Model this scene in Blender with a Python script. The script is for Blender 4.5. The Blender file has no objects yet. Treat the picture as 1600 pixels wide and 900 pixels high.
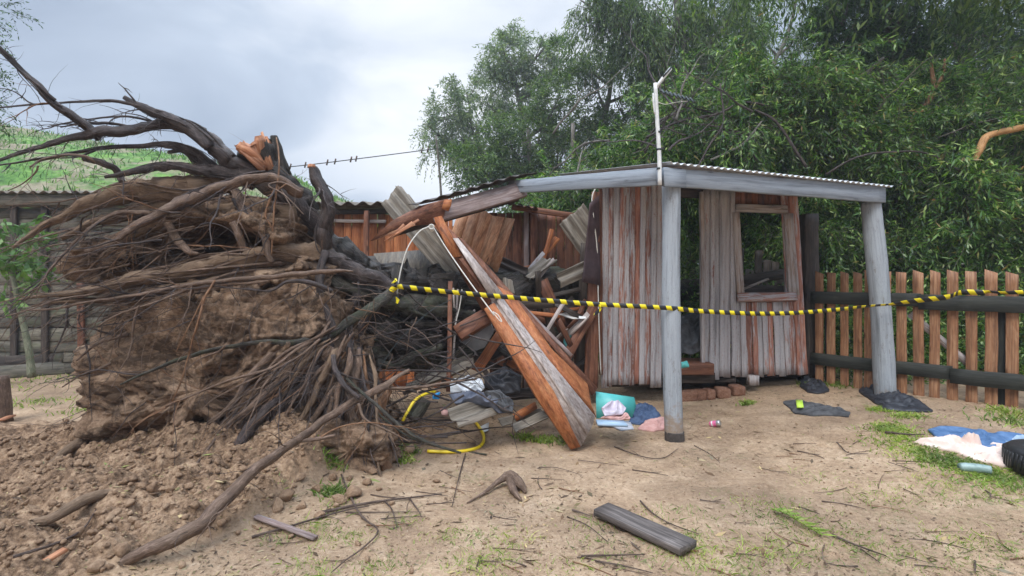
import bpy, math, random
import numpy as np
from mathutils import Vector
rad = math.radians
rng = np.random.default_rng(7)
random.seed(7)
scene = bpy.context.scene
col = scene.collection
F = 800.0; CAMH = 1.5; HOR = 442.0          # focal length in photo pixels, eye height, horizon row

# ---------------- camera, sky, sun, exposure ----------------
cam_d = bpy.data.cameras.new("Camera"); cam = bpy.data.objects.new("Camera", cam_d); col.objects.link(cam)
cam.location = (0, 0, CAMH); cam.rotation_euler = (rad(90), 0, 0)
cam_d.sensor_width = 36; cam_d.lens = 36*F/1600; cam_d.shift_y = -(450-HOR)/1600
cam_d.clip_start = .05; cam_d.clip_end = 3000
scene.camera = cam
SUN_EL, SUN_AZ = rad(52), rad(205)          # azimuth clockwise from +Y
world = bpy.data.worlds.new("World"); scene.world = world; world.use_nodes = True
def build_world():
    nt = world.node_tree; N = nt.nodes; L = nt.links; N.clear()
    out = N.new('ShaderNodeOutputWorld'); bg = N.new('ShaderNodeBackground'); bg.inputs[1].default_value = .1
    sky = N.new('ShaderNodeTexSky'); sky.sky_type = 'NISHITA'; sky.sun_disc = False
    sky.sun_elevation = SUN_EL; sky.sun_rotation = SUN_AZ; sky.dust_density = 4
    tc = N.new('ShaderNodeTexCoord'); sep = N.new('ShaderNodeSeparateXYZ'); L.new(tc.outputs['Generated'], sep.inputs[0])
    mp = N.new('ShaderNodeMapping'); mp.inputs['Scale'].default_value = (1, 1, 2.6); L.new(tc.outputs['Generated'], mp.inputs[0])
    no = N.new('ShaderNodeTexNoise'); no.inputs['Scale'].default_value = 1.9; no.inputs['Detail'].default_value = 5; no.inputs['Roughness'].default_value = .5
    no.inputs['Distortion'].default_value = .5
    L.new(mp.outputs[0], no.inputs['Vector'])
    # bright thin place in the cloud, ahead and a little left, high
    dp = N.new('ShaderNodeVectorMath'); dp.operation = 'DOT_PRODUCT'; L.new(tc.outputs['Generated'], dp.inputs[0])
    d = Vector((-.05, 1, .62)).normalized(); dp.inputs[1].default_value = d
    mr = N.new('ShaderNodeMapRange'); mr.interpolation_type = 'SMOOTHSTEP'; mr.inputs[1].default_value = .86; mr.inputs[2].default_value = 1.0
    mr.inputs[3].default_value = 0; mr.inputs[4].default_value = .62; L.new(dp.outputs['Value'], mr.inputs[0])
    nr = N.new('ShaderNodeMapRange'); nr.inputs[1].default_value = .38; nr.inputs[2].default_value = .66; nr.inputs[3].default_value = 0; nr.inputs[4].default_value = .50
    L.new(no.outputs[0], nr.inputs[0])
    ad = N.new('ShaderNodeMath'); ad.operation = 'ADD'; L.new(mr.outputs[0], ad.inputs[0]); L.new(nr.outputs[0], ad.inputs[1])
    cr = N.new('ShaderNodeValToRGB'); e = cr.color_ramp.elements
    e[0].position = 0; e[0].color = (.255, .31, .40, 1); e[1].position = 1; e[1].color = (.84, .86, .89, 1)
    m = cr.color_ramp.elements.new(.45); m.color = (.43, .495, .59, 1)
    L.new(ad.outputs[0], cr.inputs[0])
    # overcast sky is several times brighter overhead than near the horizon
    zr = N.new('ShaderNodeMapRange'); zr.interpolation_type = 'SMOOTHSTEP'; zr.inputs[1].default_value = .5; zr.inputs[2].default_value = .95
    zr.inputs[3].default_value = 10; zr.inputs[4].default_value = 56; L.new(sep.outputs[2], zr.inputs[0])
    sc = N.new('ShaderNodeVectorMath'); sc.operation = 'SCALE'; L.new(cr.outputs[0], sc.inputs[0]); L.new(zr.outputs[0], sc.inputs['Scale'])
    mx = N.new('ShaderNodeMix'); mx.data_type = 'RGBA'; mx.inputs[0].default_value = .93
    L.new(sky.outputs[0], mx.inputs[6]); L.new(sc.outputs[0], mx.inputs[7])
    L.new(mx.outputs[2], bg.inputs[0]); L.new(bg.outputs[0], out.inputs[0])
build_world()
sd = bpy.data.lights.new("Sun", 'SUN'); sd.energy = 1.5; sd.angle = rad(24); sd.color = (1, .96, .9)
sun = bpy.data.objects.new("Sun", sd); col.objects.link(sun)
sdir = Vector((math.sin(SUN_AZ)*math.cos(SUN_EL), math.cos(SUN_AZ)*math.cos(SUN_EL), math.sin(SUN_EL)))
sun.rotation_euler = sdir.to_track_quat('Z', 'Y').to_euler()
scene.view_settings.view_transform = 'Standard'; scene.view_settings.look = 'None'
scene.view_settings.gamma = 1; scene.view_settings.use_curve_mapping = False
scene.view_settings.exposure = 0.56
scene.render.engine = 'CYCLES'

# ---------------- maths helpers ----------------
def W(px, py, Y):                            # photo pixel + distance -> world point
    return np.array([(px-800)/F*Y, Y, CAMH+(HOR-py)/F*Y])
def ss(t):
    t = np.clip(t, 0, 1); return t*t*(3-2*t)
def _h(ix, iy, iz, s):
    n = (ix*374761393+iy*668265263+iz*1274126177+s*974711) & 0xffffffff
    n = ((n ^ (n >> 13))*1103515245) & 0xffffffff
    n = ((n ^ (n >> 15))*2246822519) & 0xffffffff
    return ((n ^ (n >> 16)) & 0xffffff)/float(0xffffff)
def vnoise(P, s=0):                          # value noise, 0..1
    P = np.asarray(P, float); I = np.floor(P).astype(np.int64); f = P-I; f = f*f*(3-2*f)
    r = 0
    for dx in (0, 1):
        for dy in (0, 1):
            for dz in (0, 1):
                w = (f[..., 0] if dx else 1-f[..., 0])*(f[..., 1] if dy else 1-f[..., 1])*(f[..., 2] if dz else 1-f[..., 2])
                r = r+w*_h(I[..., 0]+dx, I[..., 1]+dy, I[..., 2]+dz, s)
    return r
def fbm(P, s=0, o=4):                        # -1..1
    P = np.asarray(P, float); a = 1; t = 0; tot = 0
    for k in range(o):
        t = t+a*(vnoise(P*2**k+17.3*k, s+k)*2-1); tot += a; a *= .5
    return t/tot
def worley(P, s=0):                          # distance to nearest feature point
    P = np.asarray(P, float); I = np.floor(P).astype(np.int64); best = np.full(P.shape[:-1], 9.)
    zr = (-1, 0, 1)
    for dx in zr:
        for dy in zr:
            for dz in zr:
                c = I+np.array([dx, dy, dz]); q = np.stack([_h(c[..., 0], c[..., 1], c[..., 2], s+k) for k in range(3)], -1)
                best = np.minimum(best, np.linalg.norm(c+q-P, axis=-1))
    return best
def P3(x, y, z=0.): 
    x, y = np.broadcast_arrays(np.asarray(x, float), np.asarray(y, float)); return np.stack([x, y, np.zeros_like(x)+z], -1)
def churn(x, y):                             # where the soil was torn up
    edge = -1.95+(y-2.6)*.62+.25*fbm(P3(x*1.5, y*1.5), 5, 2)
    return ss((edge-x)/.35)*ss((5.6-y)/.5)
def gz(x, y, fine=False):
    x = np.asarray(x, float); y = np.asarray(y, float)
    z = .2*ss((x-1.7)/2.5)*ss((y-2)/3)+.02*fbm(P3(x*.8, y*.8), 1, 3)
    c = churn(x, y)
    z = z+c*(.05+.36*np.exp(-(((x+2.15)/1.0)**2+((y-4.35)/.55)**2))+.10*np.exp(-(((x+2.6)/1.3)**2+((y-3.5)/.7)**2))+.06*fbm(P3(x*1.7, y*1.7), 2, 3))
    z = z+.12*np.exp(-(((x+1.6)/.5)**2+((y-4.0)/.3)**2))
    if fine:
        w1 = worley(P3(x*6.5+.6*fbm(P3(x*8, y*8), 31, 2), y*7.5+.6*fbm(P3(x*8, y*8), 32, 2)), 3); w2 = worley(P3(x*17, y*19), 8)
        w0 = worley(P3(x*3.1+.5*fbm(P3(x*5, y*5), 33, 3), y*3.6+.5*fbm(P3(x*5, y*5), 34, 3)), 5); z = z+c*(.10*np.clip(1-w0*1.3, 0, 1)**.6+.07*np.clip(1-w1*1.35, 0, 1)**.6+.035*np.clip(1-w2*1.3, 0, 1)**.7-.085+.05*fbm(P3(x*8, y*8), 11, 5)+.012*fbm(P3(x*40, y*40), 19, 2))
        for k in range(46):
            h = np.random.default_rng(880+k); fx, fy, fa = h.uniform(-.8, 5.2), h.uniform(2.6, 6.2), h.uniform(0, 6.28); ux = (x-fx)*math.cos(fa)+(y-fy)*math.sin(fa); uy = -(x-fx)*math.sin(fa)+(y-fy)*math.cos(fa)
            q = (ux/.14)**2+(uy/.052)**2; z = z+(1-c)*(-.014*np.exp(-q**2)+.006*np.exp(-((q-1.9)/.8)**2))
        z = z+(1-c)*(.010*fbm(P3(x*5, y*5), 12, 4)+.004*fbm(P3(x*24, y*24), 14, 2))
    return z
def G(px, py, up=0.):                        # photo pixel -> point on the ground
    Y = CAMH*F/max(py-HOR, 4)
    for _ in range(25):
        X = (px-800)/F*Y; Y = .5*Y+.5*(CAMH-float(gz(X, Y)))*F/max(py-HOR, 4)
    X = (px-800)/F*Y
    return np.array([X, Y, float(gz(X, Y))+up])
def nrm(v): v = np.asarray(v, float); return v/(np.linalg.norm(v)+1e-12)

# ---------------- mesh builder ----------------
class MB:
    def __init__(s): s.V = []; s.F = []; s.G = []; s.n = 0; s.big = []
    def add(s, V, Fc, Gc=None):
        V = np.asarray(V, float); Fc = np.asarray(Fc, np.int64)
        if Gc is None: Gc = V
        s.V.append(V); s.G.append(np.asarray(Gc, float)); s.big.append(Fc+s.n); s.n += len(V)
    def build(s, name, mat, parent=None, smooth=False, origin=None):
        V = np.concatenate(s.V); Gc = np.concatenate(s.G)
        if origin is not None: V = V-np.asarray(origin)
        me = bpy.data.meshes.new(name)
        tot = sum(b.size for b in s.big); nf = sum(len(b) for b in s.big)
        loops = np.concatenate([b.ravel() for b in s.big]).astype(np.int32)
        sizes = np.concatenate([np.full(len(b), b.shape[1], np.int32) for b in s.big])
        st = np.concatenate([[0], np.cumsum(sizes)[:-1]]).astype(np.int32)
        me.vertices.add(len(V)); me.vertices.foreach_set('co', V.astype(np.float32).ravel())
        me.loops.add(tot); me.loops.foreach_set('vertex_index', loops)
        me.polygons.add(nf); me.polygons.foreach_set('loop_start', st); me.polygons.foreach_set('loop_total', sizes)
        if smooth is not False: me.polygons.foreach_set('use_smooth', np.ones(nf, bool) if smooth is True else smooth)
        a = me.attributes.new('gc', 'FLOAT_VECTOR', 'POINT'); a.data.foreach_set('vector', Gc.astype(np.float32).ravel())
        me.update(calc_edges=True); me.validate()
        me.materials.append(mat)
        o = bpy.data.objects.new(name, me); col.objects.link(o)
        if origin is not None: o.location = origin
        if parent is not None: o.parent = parent
        return o
def tag(o, label=None, cat=None, group=None, kind=None):
    if label: o['label'] = label
    if cat: o['category'] = cat
    if group: o['group'] = group
    if kind: o['kind'] = kind
    return o
def thing(name, label, cat, group=None):
    o = bpy.data.objects.new(name, None); col.objects.link(o); o.empty_display_size = .1
    return tag(o, label, cat, group)
def settle(root):                            # move the Empty to the base of its parts
    pts = []
    for c in root.children:
        n = len(c.data.vertices); a = np.zeros(n*3, np.float32); c.data.vertices.foreach_get('co', a); pts.append(a.reshape(-1, 3))
    p = np.concatenate(pts); m = (p.min(0)+p.max(0))/2; m[2] = p[:, 2].min()
    root.location = m
    def shift(c):
        c.data.transform(__import__('mathutils').Matrix.Translation(-Vector(m)))
        for k in c.children: shift(k)
    for c in root.children: shift(c)
_off = [0.]
def off():
    _off[0] += 1; r = np.random.default_rng(int(_off[0])); return r.uniform(-50, 50, 3)

def board(mb, p0, p1, w, t, face=(0, -1, 0), jit=.003, w1=None, t1=None, sk=0., ragged=.0):
    """a sawn board from p0 to p1, w wide, t thick, its wide face towards 'face'; sk slants the far end"""
    p0 = np.asarray(p0, float); p1 = np.asarray(p1, float); L = np.linalg.norm(p1-p0); d = (p1-p0)/L
    s = nrm(np.cross(d, face)); n = nrm(np.cross(s, d)); w1 = w if w1 is None else w1; t1 = t if t1 is None else t1
    k = max(2, int(L/.12)+1); u = np.linspace(0, 1, k); o = off()
    c = min(.004, t*.2, w*.2)
    V = []; Gc = []
    for i, ui in enumerate(u):
        a = (w+(w1-w)*ui)/2; b = (t+(t1-t)*ui)/2
        q = fbm(np.array([[ui*L*3+o[0], 1, 0], [ui*L*3+o[0], 5, 0], [ui*L*8+o[0], 9, 0], [ui*L*8+o[0], 13, 0]]), 3, 2)
        cen = p0+d*L*ui+s*q[0]*jit*1.5+n*q[1]*jit
        aa = a+q[2]*jit; ab = a+q[3]*jit
        sec = [(-aa+c, -b), (ab-c, -b), (ab, -b+c), (ab, b-c), (ab-c, b), (-aa+c, b), (-aa, b-c), (-aa, -b+c)]
        for (x, y) in sec:
            e = 0
            if i == k-1: e = sk*x/max(a, .001)*a+ragged*(fbm(np.array([x*30+o[1], y*60, 3.]), 5, 2))
            if i == 0: e = ragged*(fbm(np.array([x*30+o[1], y*60, 8.]), 6, 2))
            V.append(cen+s*x+n*y+d*e); Gc.append((ui*L+o[0], x+o[1], y+o[2]))
    Fq = [[i*8+j, i*8+(j+1) % 8, (i+1)*8+(j+1) % 8, (i+1)*8+j] for i in range(k-1) for j in range(8)]
    mb.add(V, Fq, Gc)
    b0 = mb.n-len(V)
    mb.big.append(np.array([[b0+j for j in range(7, -1, -1)]])); mb.big.append(np.array([[b0+(k-1)*8+j for j in range(8)]]))
    mb.n += 0

def slab(mb, pts, thick, grain=None, jit=0):
    """polygon prism through pts (world), extruded by vector 'thick'"""
    pts = np.asarray(pts, float); n = len(pts); th = np.asarray(thick, float); o = off()
    g = nrm(grain if grain is not None else pts[1]-pts[0]); nn = nrm(th); s = np.cross(g, nn)
    V = np.concatenate([pts, pts+th]); Gc = np.stack([V@g+o[0], V@s+o[1], V@nn+o[2]], -1)
    mb.add(V, [[i, (i+1) % n, n+(i+1) % n, n+i] for i in range(n)], Gc)
    b0 = mb.n-len(V)
    mb.big.append(np.array([[b0+i for i in range(n-1, -1, -1)]])); mb.big.append(np.array([[b0+n+i for i in range(n)]]))

def crom(P, n):
    P = np.asarray(P, float); Q = np.concatenate([[2*P[0]-P[1]], P, [2*P[-1]-P[-2]]]); out = []
    for i in range(len(P)-1):
        p0, p1, p2, p3 = Q[i:i+4]
        for k in range(n):
            t = k/n; out.append(.5*((2*p1)+(-p0+p2)*t+(2*p0-5*p1+4*p2-p3)*t*t+(-p0+3*p1-3*p2+p3)*t**3))
    out.append(P[-1]); return np.array(out)
def tube(mb, P, R, sides=8, rough=.0, ridge=.0, wob=0., n=5, cap=True, flat=1.):
    """tapered tube through P with radius R per point (smooth); rough = lumpy bark, ridge = fluting"""
    P = np.asarray(P, float); R = np.broadcast_to(np.asarray(R, float), (len(P),))
    A = crom(np.concatenate([P, R[:, None]], 1), n); C = A[:, :3]; r = np.maximum(A[:, 3], .0004); o = off()
    if wob: 
        q = C*9+o; C = C+np.stack([fbm(q, 1, 2), fbm(q, 2, 2), fbm(q, 3, 2)], -1)*(wob*r)[:, None]
    T = np.gradient(C, axis=0); T /= np.linalg.norm(T, axis=1)[:, None]+1e-12
    s = np.concatenate([[0], np.cumsum(np.linalg.norm(np.diff(C, axis=0), axis=1))])
    u = nrm(np.cross(T[0], (0.13, .2, 1) if abs(T[0][2]) < .9 else (1, .1, 0))); U = []
    for t in T:
        u = nrm(u-t*(u@t)); U.append(u)
    U = np.array(U); Vv = np.cross(T, U); th = np.arange(sides)/sides*2*np.pi
    cs, sn = np.cos(th), np.sin(th)
    rr = np.repeat(r[:, None], sides, 1)
    if ridge: rr = rr*(1+ridge*np.sin(th*3+o[0]+s[:, None]*2)+ridge*.6*np.sin(th*7+o[1]-s[:, None]*3))
    ring = C[:, None]+(U[:, None]*cs[None, :, None]*flat+Vv[:, None]*sn[None, :, None])*rr[..., None]
    if rough:
        f = fbm(ring*14+o, 9, 3)*.65+fbm(ring*45+o, 10, 2)*.35
        ring = C[:, None]+(ring-C[:, None])*(1+rough*f[..., None])
    k = len(C); V = ring.reshape(-1, 3)
    Gc = np.stack([np.repeat(s[:, None], sides, 1)+o[0], cs[None]*rr+o[1], sn[None]*rr+o[2]], -1).reshape(-1, 3)
    i = np.arange(k-1)[:, None]; j = np.arange(sides)[None]; jn = (j+1) % sides
    Fq = np.stack(np.broadcast_arrays(i*sides+j, i*sides+jn, (i+1)*sides+jn, (i+1)*sides+j), -1).reshape(-1, 4)
    mb.add(V, Fq, Gc)
    if cap:
        b0 = mb.n-len(V)
        mb.big.append(np.array([[b0+q for q in range(sides-1, -1, -1)]])); mb.big.append(np.array([[b0+(k-1)*sides+q for q in range(sides)]]))
def pxtube(mb, L, **k):                      # L: (px, py, Y, radius in px)
    tube(mb, [W(a, b, Y) for a, b, Y, r in L], [r*Y/F for a, b, Y, r in L], **k)
def rootpath(L, n=4): 
    return crom(np.array([np.append(W(a, b, Y), r*Y/F) for a, b, Y, r in L]), n)

def corr(mb, O, U, Vv, wl=.076, amp=.009, th=.004, rag=0., per=8, bend=0., nv=None):
    """corrugated sheet: corner O, U across the ribs, Vv along them"""
    O = np.asarray(O, float); U = np.asarray(U, float); Vv = np.asarray(Vv, float); LU = np.linalg.norm(U); LV = np.linalg.norm(Vv)
    n = nrm(np.cross(U, Vv)); nu = max(4, int(LU/wl*per)); nv = nv or max(3, int(LV/.12)); o = off()
    a, b = np.meshgrid(np.linspace(0, 1, nu+1), np.linspace(0, 1, nv+1), indexing='ij')
    e0 = rag*fbm(P3(a*LU*7+o[0], 0*b), 4, 3); e1 = rag*fbm(P3(a*LU*7+o[1], 0*b), 5, 3)
    bb = b*(1+e1/LV-e0/LV)+e0/LV
    aa = a+rag*.5/LU*fbm(P3(b*LV*6+o[2], a), 6, 2)*np.where((a < .01) | (a > .99), 1, 0)
    h = amp*np.cos(a*LU/wl*2*np.pi)+bend*(np.sin(b*np.pi)+.5*np.sin(a*np.pi+o[0]))
    base = O+aa[..., None]*U+bb[..., None]*Vv
    top = base+n*(h+th/2)[..., None]; bot = base+n*(h-th/2)[..., None]
    K = (nu+1)*(nv+1); V = np.concatenate([top.reshape(-1, 3), bot.reshape(-1, 3)])
    g = np.stack([bb*LV+o[0], aa*LU+o[1], h*0+o[2]], -1).reshape(-1, 3); Gc = np.concatenate([g, g])
    idx = np.arange(K).reshape(nu+1, nv+1)
    q = np.stack([idx[:-1, :-1], idx[1:, :-1], idx[1:, 1:], idx[:-1, 1:]], -1).reshape(-1, 4)
    edge = []
    for A in (idx[:, 0][::-1], idx[:, -1], idx[0, :], idx[-1, :][::-1]):
        edge += [[A[i], A[i+1], A[i+1]+K, A[i]+K] for i in range(len(A)-1)]
    mb.add(V, np.concatenate([q, q[:, ::-1]+K, np.array(edge)]), Gc)

# ---------------- materials ----------------
def mk(name, rough=.7, spec=.3):
    m = bpy.data.materials.new(name); m.use_nodes = True; nt = m.node_tree
    b = nt.nodes['Principled BSDF']; b.inputs['Roughness'].default_value = rough; b.inputs['Specular IOR Level'].default_value = spec
    return m, nt, b
def nd(nt, t, **k):
    n = nt.nodes.new(t)
    for a, v in k.items():
        if a.startswith('i_'): n.inputs[a[2:].replace('_', ' ')].default_value = v
        else: setattr(n, a, v)
    return n
def attr(nt, scale=(1, 1, 1)):
    a = nd(nt, 'ShaderNodeAttribute', attribute_name='gc'); m = nd(nt, 'ShaderNodeMapping'); m.inputs['Scale'].default_value = scale
    nt.links.new(a.outputs['Vector'], m.inputs[0]); return m.outputs[0]
def posn(nt, scale=(1, 1, 1)):
    a = nd(nt, 'ShaderNodeNewGeometry'); m = nd(nt, 'ShaderNodeMapping'); m.inputs['Scale'].default_value = scale
    nt.links.new(a.outputs['Position'], m.inputs[0]); return m.outputs[0]
def noise(nt, vec, scale, detail=5, rough=.6, dist=0.):
    n = nd(nt, 'ShaderNodeTexNoise'); n.inputs['Scale'].default_value = scale; n.inputs['Detail'].default_value = detail
    n.inputs['Roughness'].default_value = rough; n.inputs['Distortion'].default_value = dist; nt.links.new(vec, n.inputs['Vector']); return n.outputs[0]
def ramp(nt, fac, stops):
    r = nd(nt, 'ShaderNodeValToRGB'); e = r.color_ramp.elements
    while len(e) < len(stops): e.new(.5)
    for x, (p, c) in zip(e, stops): x.position = p; x.color = (c[0], c[1], c[2], 1) if not isinstance(c, (int, float)) else (c, c, c, 1)
    nt.links.new(fac, r.inputs[0]); return r.outputs[0]
def mix(nt, fac, a, b, mode='MIX'):
    m = nd(nt, 'ShaderNodeMix', data_type='RGBA', blend_type=mode)
    for s, v in ((0, fac), (6, a), (7, b)):
        if hasattr(v, 'is_output'): nt.links.new(v, m.inputs[s])
        elif isinstance(v, (int, float)): m.inputs[s].default_value = v if s == 0 else (v, v, v, 1)
        else: m.inputs[s].default_value = (*v[:3], 1)
    return m.outputs[2]
def mth(nt, op, a, b=0.):
    m = nd(nt, 'ShaderNodeMath', operation=op)
    for s, v in ((0, a), (1, b)):
        if hasattr(v, 'is_output'): nt.links.new(v, m.inputs[s])
        else: m.inputs[s].default_value = v
    return m.outputs[0]
def bump(nt, b, h, st=.4, dist=.01):
    n = nd(nt, 'ShaderNodeBump'); n.inputs['Strength'].default_value = st; n.inputs['Distance'].default_value = dist
    nt.links.new(h, n.inputs['Height']); nt.links.new(n.outputs[0], b.inputs['Normal'])
def isl(nt): return nd(nt, 'ShaderNodeNewGeometry').outputs['Random Per Island']

def wood(name, dark, mid, light, paint=None, amt=.5, rough=.62, var=.45, green=0., edge=.5):
    m, nt, b = mk(name, rough, .35)
    g1 = noise(nt, attr(nt, (1.2, 34, 34)), 2.2, 7, .68, .6); g2 = noise(nt, attr(nt, (2.5, 9, 9)), 1.3, 4, .6, 1.2)
    f = mth(nt, 'ADD', mth(nt, 'MULTIPLY', g1, .62), mth(nt, 'MULTIPLY', g2, .38))
    c = ramp(nt, f, [(.33, dark), (.5, mid), (.66, light)])
    r = isl(nt); v = ramp(nt, r, [(0, 1-var), (1, 1+var*.35)]); c = mix(nt, 1, c, v, 'MULTIPLY')
    # knots
    vo = nd(nt, 'ShaderNodeTexVoronoi'); vo.inputs['Scale'].default_value = 1; nt.links.new(attr(nt, (2.6, 9, 9)), vo.inputs['Vector'])
    k = ramp(nt, vo.outputs['Distance'], [(.07, 1), (.14, 0)]); c = mix(nt, mth(nt, 'MULTIPLY', k, .75), c, [x*.35 for x in dark])
    if paint:
        pn = noise(nt, attr(nt, (1.6, 14, 14)), 1.5, 9, .78, .5)
        r2 = mth(nt, 'FRACT', mth(nt, 'MULTIPLY', r, 7.31))
        t = mth(nt, 'ADD', pn, mth(nt, 'MULTIPLY', mth(nt, 'SUBTRACT', r2, .5), edge))
        t = mth(nt, 'ADD', t, mth(nt, 'MULTIPLY', mth(nt, 'SUBTRACT', g1, .5), .35))
        k2 = ramp(nt, t, [(.5-.2*(amt-.5)-.04-(amt-.5)*.3, 0), (.5-(amt-.5)*.5+.06, 1)])
        pc = mix(nt, g1, [x*.6 for x in paint], [min(x*1.25, .8) for x in paint]); sp2 = noise(nt, attr(nt, (14, 50, 50)), 2.5, 5, .8); c = mix(nt, mth(nt, 'MULTIPLY', k2, ramp(nt, sp2, [(.36, .25), (.46, .95)])), c, pc)
    if green:
        gn = noise(nt, attr(nt, (1, 3, 3)), 2, 5, .7); c = mix(nt, ramp(nt, gn, [(.5, 0), (.75, green)]), c, (.10, .14, .05))
    # dirty streaks and a darker weathered foot
    st = noise(nt, attr(nt, (.8, 16, 16)), 1.4, 3, .6); c = mix(nt, 1, c, ramp(nt, st, [(.25, .45), (.5, 1)]), 'MULTIPLY')
    nt.links.new(c, b.inputs['Base Color']); bump(nt, b, g1, .55, .006); return m
def splash(mt, top=.35):
    nt = mt.node_tree; b = nt.nodes['Principled BSDF']; lk = b.inputs['Base Color'].links[0]; src = lk.from_socket
    g = nd(nt, 'ShaderNodeNewGeometry'); s = nd(nt, 'ShaderNodeSeparateXYZ'); nt.links.new(g.outputs['Position'], s.inputs[0]); n = noise(nt, posn(nt), 14, 6, .75)
    t = mth(nt, 'ADD', mth(nt, 'DIVIDE', s.outputs[2], top), mth(nt, 'MULTIPLY', mth(nt, 'SUBTRACT', n, .5), 2.6)); c = mix(nt, ramp(nt, t, [(.35, .85), (.95, 0)]), src, (.27, .19, .125))
    k = noise(nt, attr(nt, (3, 12, 12)), 2, 6, .8); c = mix(nt, ramp(nt, k, [(.57, 0), (.66, .8)]), c, (.17, .15, .135)); nt.links.new(c, b.inputs['Base Color'])
def plain(name, c0, c1, scale=6, rough=.6, spec=.3, bs=.2, bd=.004, metal=0., det=5, g=False):
    m, nt, b = mk(name, rough, spec); vec = attr(nt) if g else posn(nt)
    n = noise(nt, vec, scale, det, .62); c = ramp(nt, n, [(.33, c0), (.67, c1)])
    nt.links.new(c, b.inputs['Base Color']); b.inputs['Metallic'].default_value = metal
    bump(nt, b, noise(nt, vec, scale*4, 4, .6), bs, bd); return m
def bark(name, dark, mid, light, rough=.55, moss=0., dirt=0., st=.8, sc=1.):
    m, nt, b = mk(name, rough, .35)
    g = noise(nt, attr(nt, (9*sc, 55*sc, 55*sc)), 1.6, 9, .78, .9); g2 = noise(nt, posn(nt), 9, 7, .72)
    c = ramp(nt, mth(nt, 'ADD', mth(nt, 'MULTIPLY', g, .7), mth(nt, 'MULTIPLY', g2, .3)), [(.38, dark), (.5, mid), (.62, light)])
    if dirt: c = mix(nt, ramp(nt, noise(nt, posn(nt), 7, 6, .7), [(.5-.25*dirt, 0), (.62, dirt)]), c, (.20, .135, .085))
    if moss: c = mix(nt, ramp(nt, noise(nt, posn(nt), 5, 5, .7), [(.46, 0), (.62, moss)]), c, (.075, .10, .035))
    nt.links.new(c, b.inputs['Base Color']); bump(nt, b, mth(nt, 'ADD', g, mth(nt, 'MULTIPLY', g2, .6)), st, .02); return m
def leafm(name, cols, trans=.3, rough=.45):
    m, nt, b = mk(name, rough, .45); r = isl(nt); k = len(cols)
    c = ramp(nt, r, [((i/(k-1))**.75 if k < 7 else (0, .22, .44, .66, .82, .95, 1)[i], q) for i, q in enumerate(cols)])
    big = noise(nt, posn(nt), .55, 3, .6); c = mix(nt, 1, c, ramp(nt, big, [(.3, .7), (.7, 1.25)]), 'MULTIPLY'); b2 = noise(nt, posn(nt), 2.6, 3, .6); c = mix(nt, 1, c, ramp(nt, b2, [(.36, (.62, .66, .7)), (.62, (1.3, 1.22, .95))]), 'MULTIPLY')
    nt.links.new(c, b.inputs['Base Color'])
    tr = nd(nt, 'ShaderNodeBsdfTranslucent'); nt.links.new(mix(nt, 1, c, (1.3, 1.5, .7), 'MULTIPLY'), tr.inputs[0])
    ms = nd(nt, 'ShaderNodeMixShader'); ms.inputs[0].default_value = trans
    nt.links.new(b.outputs[0], ms.inputs[1]); nt.links.new(tr.outputs[0], ms.inputs[2]); nt.links.new(ms.outputs[0], nt.nodes['Material Output'].inputs[0]); return m
def soilm(name, dark, mid, light, extra=None, sc=1., st=1.):
    m, nt, b = mk(name, .9, .2); p = posn(nt)
    a = noise(nt, p, 2.3*sc, 6, .65, .4); f = noise(nt, p, 26*sc, 8, .75); h = noise(nt, p, 90*sc, 5, .7)
    t = mth(nt, 'ADD', mth(nt, 'MULTIPLY', a, .5), mth(nt, 'MULTIPLY', f, .5))
    c = ramp(nt, t, [(.36, dark), (.5, mid), (.62, light)])
    if extra: c = extra(nt, p, c)
    nt.links.new(c, b.inputs['Base Color'])
    hh = mth(nt, 'ADD', mth(nt, 'MULTIPLY', f, .7), mth(nt, 'MULTIPLY', h, .3)); bump(nt, b, hh, st, .03); return m

M = {}
def ground_extra(nt, p, c):
    # damp dark patches, pale straw litter and grey scuffed areas of the yard
    w = noise(nt, p, .9, 5, .62, .3); c = mix(nt, ramp(nt, w, [(.42, 0), (.68, .6)]), c, (.155, .105, .070))
    l = noise(nt, posn(nt, (1, 1.8, 1)), 46, 6, .8); c = mix(nt, ramp(nt, l, [(.56, 0), (.63, .75)]), c, (.13, .09, .065))
    l2 = noise(nt, posn(nt, (1.6, 1, 1)), 33, 6, .8); c = mix(nt, ramp(nt, l2, [(.58, 0), (.66, .55)]), c, (.62, .5, .36))
    g = noise(nt, p, 1.7, 6, .7); g2 = noise(nt, p, 30, 4, .7)
    c = mix(nt, mth(nt, 'MULTIPLY', ramp(nt, g, [(.56, 0), (.68, .55)]), ramp(nt, g2, [(.45, 0), (.6, 1)])), c, (.12, .15, .05)); return c
_ge = ground_extra
def ground_extra(nt, p, c):
    c = _ge(nt, p, c)
    a = nd(nt, 'ShaderNodeAttribute', attribute_name='gc'); sp = nd(nt, 'ShaderNodeSeparateXYZ'); nt.links.new(a.outputs['Vector'], sp.inputs[0])
    n1 = noise(nt, p, 4.5, 8, .75, .5); n2 = noise(nt, p, 30, 6, .75); t = mth(nt, 'ADD', mth(nt, 'MULTIPLY', n1, .55), mth(nt, 'MULTIPLY', n2, .45))
    s = ramp(nt, t, [(.40, (.055, .033, .021)), (.47, (.19, .118, .072)), (.54, (.34, .225, .14)), (.62, (.48, .335, .22))])
    return mix(nt, sp.outputs[2], c, s)
M['ground'] = soilm('sandy_ground', (.25, .16, .10), (.43, .295, .185), (.59, .43, .29), ground_extra, st=.8)
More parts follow.
